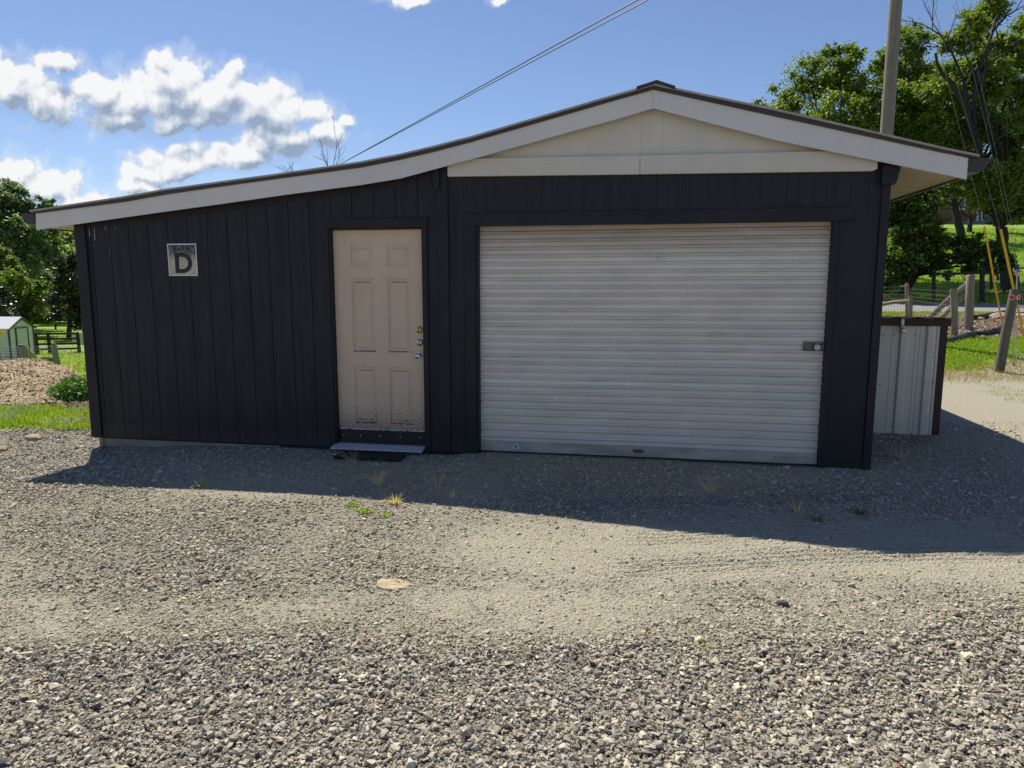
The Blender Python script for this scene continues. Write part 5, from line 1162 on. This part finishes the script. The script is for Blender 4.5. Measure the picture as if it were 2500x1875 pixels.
# left fences
def board_fence(name, label, px0, px1, pyt0, pyt1, s0, s1, nboards, posts, hm_, group=None, th_=.14):
    t_ = thing(name, label, 'fence', tuple(GT((px0+px1)/2, (s0+s1)/2)), group)
    for f in posts:
        px = px0+(px1-px0)*f; s_ = s0+(s1-s0)*f; a = Vector(GT(px, s_)); a.z = gz(a.x, a.y); tp_ = Vector(S(px, pyt0+(pyt1-pyt0)*f, s_)); o = MB(); o.beam(a-Vector((0, 0, .3)), tp_, .15, .15, (0, 1, 0)); o.build('post', m_wooddk, t_)
    for j in range(nboards):
        A = Vector(S(px0, pyt0, s0)); B_ = Vector(S(px1, pyt1, s1)); dz = -hm_*(j)/nboards-.08; o = MB(); o.beam(A+Vector((0, -.09, dz)), B_+Vector((0, -.09, dz)), .04, th_, (0, 0, 1)); o.build('board', m_wooddk, t_)
    return t_
board_fence('board_fence', 'nearer dark four board fence right of the white shed', 84, 190, 812, 811, 46, 48, 4, (.02, .31, .99), 1.35)
board_fence('board_fence', 'farther dark board fence in front of the left trees', -60, 215, 775, 774, 84, 86, 4, (.0, .35, .71, .85, .93), 1.3, th_=.16)
wf = thing('garden_wire_fence', 'low wire fence with grey round posts and a diagonal brace behind the mulch mound', 'fence', tuple(GT(90, 19)))
for args in ((56, 0, 53, 842, 17.0, .10), (134, 0, 131, 840, 20.0, .085)):
    o = MB(); post(o, *args); o.build('post', m_wood, wf, smooth=True)
o = MB(); A = Vector(S(58, 846, 17.1)); B_ = Vector(S(96, 882, 18.2)); o.tube([A, A.lerp(B_, .5), B_], .045, 8, jit=.1); o.build('brace_rail', m_wood, wf, smooth=True)
mesh_panel('wire_mesh', wf, S(54, 890, 17.1), S(54, 848, 17.1), S(132, 892, 20), S(132, 845, 20), 6, 18, .003)
mesh_panel('wire_mesh', wf, S(132, 892, 20), S(132, 845, 20), S(230, 888, 23), S(230, 846, 23), 6, 22, .003)
mesh_panel('wire_mesh', wf, S(-60, 888, 16), S(-60, 845, 16), S(54, 890, 17.1), S(54, 848, 17.1), 6, 18, .003)
# low beam lying in the grass
o = MB(); o.beam(tuple(np.array(GT(98, 31))+[0, 0, .12]), tuple(np.array(GT(124, 33))+[0, 0, .12]), .2, .25); tag(o.build('timber_beam', m_wooddk), 'dark timber lying on the grass at the foot of the white shed', 'timber')
# grey metal feeder panel at far right of the near fence
o = MB(); o.beam(S(196, 842, 48.5), S(196, 812, 48.5), 1.2, .06, (0, 1, 0)); tag(o.build('gate_panel', m_steel), 'pale grey metal gate panel at the end of the nearer board fence', 'gate')

# ================================================================== WHITE GARDEN SHED
m_shw, t, b = nt('pale_green_lap_siding')
c_ = ramp(t, noise(t, 2, 5, .6), [(.3, (.60, .575, .57)), (.7, (.72, .69, .68))]); L(t, c_, b.inputs['Base Color']); b.inputs['Roughness'].default_value = .7
m_shg = paint('dark_green_trim', (.035, .06, .05), .6, .2, 5, .1); m_shr = paint('white_metal_roof', (.62, .63, .65), .4, .05, 3, .1)
c0 = Vector(S(28, 884, 35.9)); c1 = Vector(S(85, 875, 37.6)); zg = (c0.z+c1.z)/2; u_ = Vector((c1.x-c0.x, c1.y-c0.y, 0)); wS = u_.length; u_.normalize(); v_s = Vector((-u_.y, u_.x, 0))
if v_s.x > 0: v_s = -v_s
sh = thing('garden_shed', 'small white garden shed with dark green trim and white gabled roof', 'shed', (c0.x, c0.y, zg))
def SP(u, v, z): return Vector((c0.x, c0.y, zg))+u_*u+v_s*v+Vector((0, 0, z))
he = 1.72; hr = 2.18; Ld = 3.2; WL_ = MB()
nl_ = 11
WL_.add([SP(0,0,-.4), SP(wS,0,-.4), SP(wS,0,he), SP(wS/2,0,hr), SP(0,0,he), SP(0,Ld,-.4), SP(wS,Ld,-.4), SP(wS,Ld,he), SP(wS/2,Ld,hr), SP(0,Ld,he)], [(0,1,2,3,4), (9,8,7,6,5), (0,4,9,5), (1,6,7,2)])
for j in range(nl_):
    z0 = j*he/nl_; 
    for (a_, b_, n_) in ((SP(0,0,0), SP(wS,0,0), -v_s), (SP(0,0,0), SP(0,Ld,0), -u_)):
        q = [a_+n_*.03+Vector((0,0,z0)), b_+n_*.03+Vector((0,0,z0)), b_+n_*.004+Vector((0,0,z0+he/nl_)), a_+n_*.004+Vector((0,0,z0+he/nl_))]
        WL_.add(q, [(0,1,2,3)]); WL_.add([q[0], q[1], b_+Vector((0,0,z0)), a_+Vector((0,0,z0))], [(0,1,2,3)])
WL_.build('wall', m_shw, sh)
o = MB()
for e_, zz3 in ((-.12, he-.07), (wS+.12, he-.07)):
    A, B_, C2, D2 = SP(e_, -.12, zz3), SP(wS/2, -.12, hr+.03), SP(wS/2, Ld+.12, hr+.03), SP(e_, Ld+.12, zz3); up_ = Vector((0, 0, .05))
    o.add([A, B_, C2, D2, A+up_, B_+up_, C2+up_, D2+up_], [(0,1,2,3), (4,5,6,7), (0,1,5,4), (1,2,6,5), (2,3,7,6), (3,0,4,7)])
o.build('roof', m_shr, sh)
def tr_beam(a_, b_, w_=.07, n_=None, name='trim'): o = MB(); o.beam(a_, b_, w_, w_, (0, 0, 1) if abs((b_-a_).normalized().z) < .9 else (0, 1, 0)); return o.build(name, m_shg, sh)
for a_, b_ in ((SP(-.03,-.03,0), SP(-.03,-.03,he)), (SP(wS+.03,-.03,0), SP(wS+.03,-.03,he)), (SP(-.14,-.13,he-.10), SP(wS/2,-.13,hr)), (SP(wS+.14,-.13,he-.10), SP(wS/2,-.13,hr))): tr_beam(a_, b_, name='trim')
dx0, dx1 = wS*.26, wS*.76
o = MB(); q = [SP(dx0,-.05,.03), SP(dx1,-.05,.03), SP(dx1,-.05,1.66), SP(dx0,-.05,1.66)]; o.add(q+[p+v_s*.045 for p in q], [(0,1,2,3), (7,6,5,4), (0,4,5,1), (1,5,6,2), (2,6,7,3), (3,7,4,0)])
dd2 = o.build('door', paint('pale_green_door', (.50, .54, .50), .6, .08, 3, .1), sh)
o = MB()
for a_, b_ in ((SP(dx0,-.055,0), SP(dx0,-.055,1.70)), (SP(dx1,-.055,0), SP(dx1,-.055,1.70)), (SP(dx0,-.055,1.69), SP(dx1,-.055,1.69))): o.beam(a_, b_, .05, .05, (0, 0, 1) if abs((b_-a_).normalized().z) < .9 else (0, 1, 0))
o.build('door_frame', m_shg, sh)
o = MB(); q = [SP(-.05,.55,.1), SP(-.05,.95,.1), SP(-.05,.95,1.45), SP(-.05,.55,1.45)]; o.add(q+[p+u_*.04 for p in q], [(0,1,2,3), (7,6,5,4), (0,4,5,1), (1,5,6,2), (2,6,7,3), (3,7,4,0)]); o.build('side_panel', m_wooddk, sh)
# yellow diamond sign on the left edge
c_ = Vector(S(0, 813, 34)); sg = thing('diamond_sign', 'yellow diamond sign on a post in front of the white shed', 'sign', (c_.x, c_.y, gz(c_.x, c_.y)))
o = MB(); h_ = .20
for i in range(1): o.add([c_+Vector((h_, 0, 0)), c_+Vector((0, 0, h_)), c_-Vector((h_, 0, 0)), c_-Vector((0, 0, h_)), c_+Vector((h_, .01, 0)), c_+Vector((0, .01, h_)), c_+Vector((-h_, .01, 0)), c_+Vector((0, .01, -h_))], [(0,1,2,3), (7,6,5,4), (0,4,5,1), (1,5,6,2), (2,6,7,3), (3,7,4,0)])
o.build('sign_board', m_yellow, sg)
o = MB(); o.beam(Vector((c_.x, c_.y+.03, gz(c_.x, c_.y)-.2)), c_+Vector((0, .03, .1)), .05, .03, (0, 1, 0)); o.build('post', m_steel, sg)

# ================================================================== BRICK HOUSE, CARPORT, CAR
sH = 82
m_brick, t, b = nt('red_brick')
br = N(t, 'ShaderNodeTexBrick', Scale=4.0); br.inputs['Color1'].default_value = (.20, .07, .045, 1); br.inputs['Color2'].default_value = (.14, .05, .035, 1); br.inputs['Mortar'].default_value = (.25, .2, .17, 1)
tcn = N(t, 'ShaderNodeTexCoord'); mpn = N(t, 'ShaderNodeMapping'); mpn.inputs['Rotation'].default_value = (R(90), 0, 0); L(t, tcn.outputs['Object'], mpn.inputs[0]); L(t, mpn.outputs[0], br.inputs['Vector']); L(t, br.outputs['Color'], b.inputs['Base Color']); b.inputs['Roughness'].default_value = .9
def HPt(px, py, ds=0): return Vector(S(px, py, sH+ds))
hs = thing('brick_house', 'red brick house with pale roof half hidden by trees above the lawn', 'house', tuple(GT(2320, sH)))
def hbox(px0, px1, py0, py1, d0, d1, name, mat, parent=hs):
    A = [HPt(px0, py0), HPt(px1, py0), HPt(px1, py1), HPt(px0, py1)]; f = Vector(hz); q = [p+f*d0 for p in A]+[p+f*d1 for p in A]
    o = MB(); o.add(q, [(0,1,2,3), (7,6,5,4), (0,4,5,1), (1,5,6,2), (2,6,7,3), (3,7,4,0)]); return o.build(name, mat, parent)
hbox(2170, 2387, 452, 560, 0, 8, 'wall', m_brick); 
wn_ = hbox(2338, 2356, 482, 512, -.06, .05, 'window', m_white); hbox(2341, 2353, 485, 509, -.09, -.07, 'pane', paint('dark_glass', (.03, .04, .04), .1, .1, 3, 0), wn_)
hbox(2383, 2387.5, 508, 545, -.1, -.01, 'trim', m_white)
o = MB(); f = Vector(hz)
q = [HPt(2150, 458)-f*.6, HPt(2398, 458)-f*.6, HPt(2380, 428)+f*4, HPt(2160, 428)+f*4, HPt(2380, 428)+f*4.1, HPt(2160, 428)+f*4.1, HPt(2398, 458)+f*8.6, HPt(2150, 458)+f*8.6]
o.add(q+[p+Vector((0, 0, .12)) for p in q], [(0,1,2,3), (8,9,10,11), (0,1,9,8), (1,2,10,9), (0,3,11,8), (4,6,7,5), (12,14,15,13)]); o.build('roof', paint('pale_grey_metal_roof', (.42, .46, .50), .5, .05, 2, .05), hs)
hbox(2290, 2386, 542, 553, -1.4, -.9, 'retaining_wall', paint('grey_block_wall', (.16, .17, .2), .9, .1, 3, .2))
cpt = thing('carport', 'dark open carport with red edged roof beside the brick house', 'carport', tuple(GT(2450, sH)))
hbox(2388, 2640, 500, 508, -.5, 6, 'roof', paint('red_canopy', (.42, .08, .05), .6, .2, 1, .1), cpt)
hbox(2388, 2640, 508, 560, 5.8, 6, 'back_wall', m_wooddk, cpt)
for px in (2392, 2448, 2490, 2560): hbox(px-.8, px+.8, 508, 556, -.4, -.3, 'post', m_white, cpt)
car = thing('parked_car', 'dark blue car parked under the carport', 'car', tuple(GT(2415, sH+1.5)))
cc_ = HPt(2418, 548)+f*1.5; cc_.z = HPt(2418, 549).z
def carpoly(pts, w0, w1, name, mat, par=car):
    o = MB(); A = [cc_+Vector(rt)*x+Vector((0, 0, z)) for x, z in pts]; n_ = len(A); o.add([p+f*w0 for p in A]+[p+f*w1 for p in A], [tuple(range(n_)), tuple(range(2*n_-1, n_-1, -1))]+[(i, n_+i, n_+(i+1) % n_, (i+1) % n_) for i in range(n_)]); return o.build(name, mat, par, bevel=.04)
m_car = paint('dark_blue_car_paint', (.012, .016, .03), .25, .1, 2, 0)
carpoly([(-2.1,.25),(2.1,.25),(2.15,.6),(1.9,.85),(1.2,.92),(.6,1.38),(-.9,1.42),(-1.6,.95),(-2.1,.85),(-2.2,.5)], 0, 1.7, 'body', m_car)
carpoly([(1.0,.93),(.55,1.32),(-.85,1.35),(-1.35,.97)], -.02, .02, 'side_window', paint('car_glass', (.05, .06, .07), .08, .1, 2, 0))
for xw in (-1.3, 1.3):
    o = MB(); o.lathe(cc_+Vector(rt)*xw+Vector((0, 0, .32)), -f, [(-.2, 0), (-.2, .32), (.03, .32), (.04, .2), (.04, 0)], 18); wh = o.build('wheel', m_rubber, car, smooth=True)
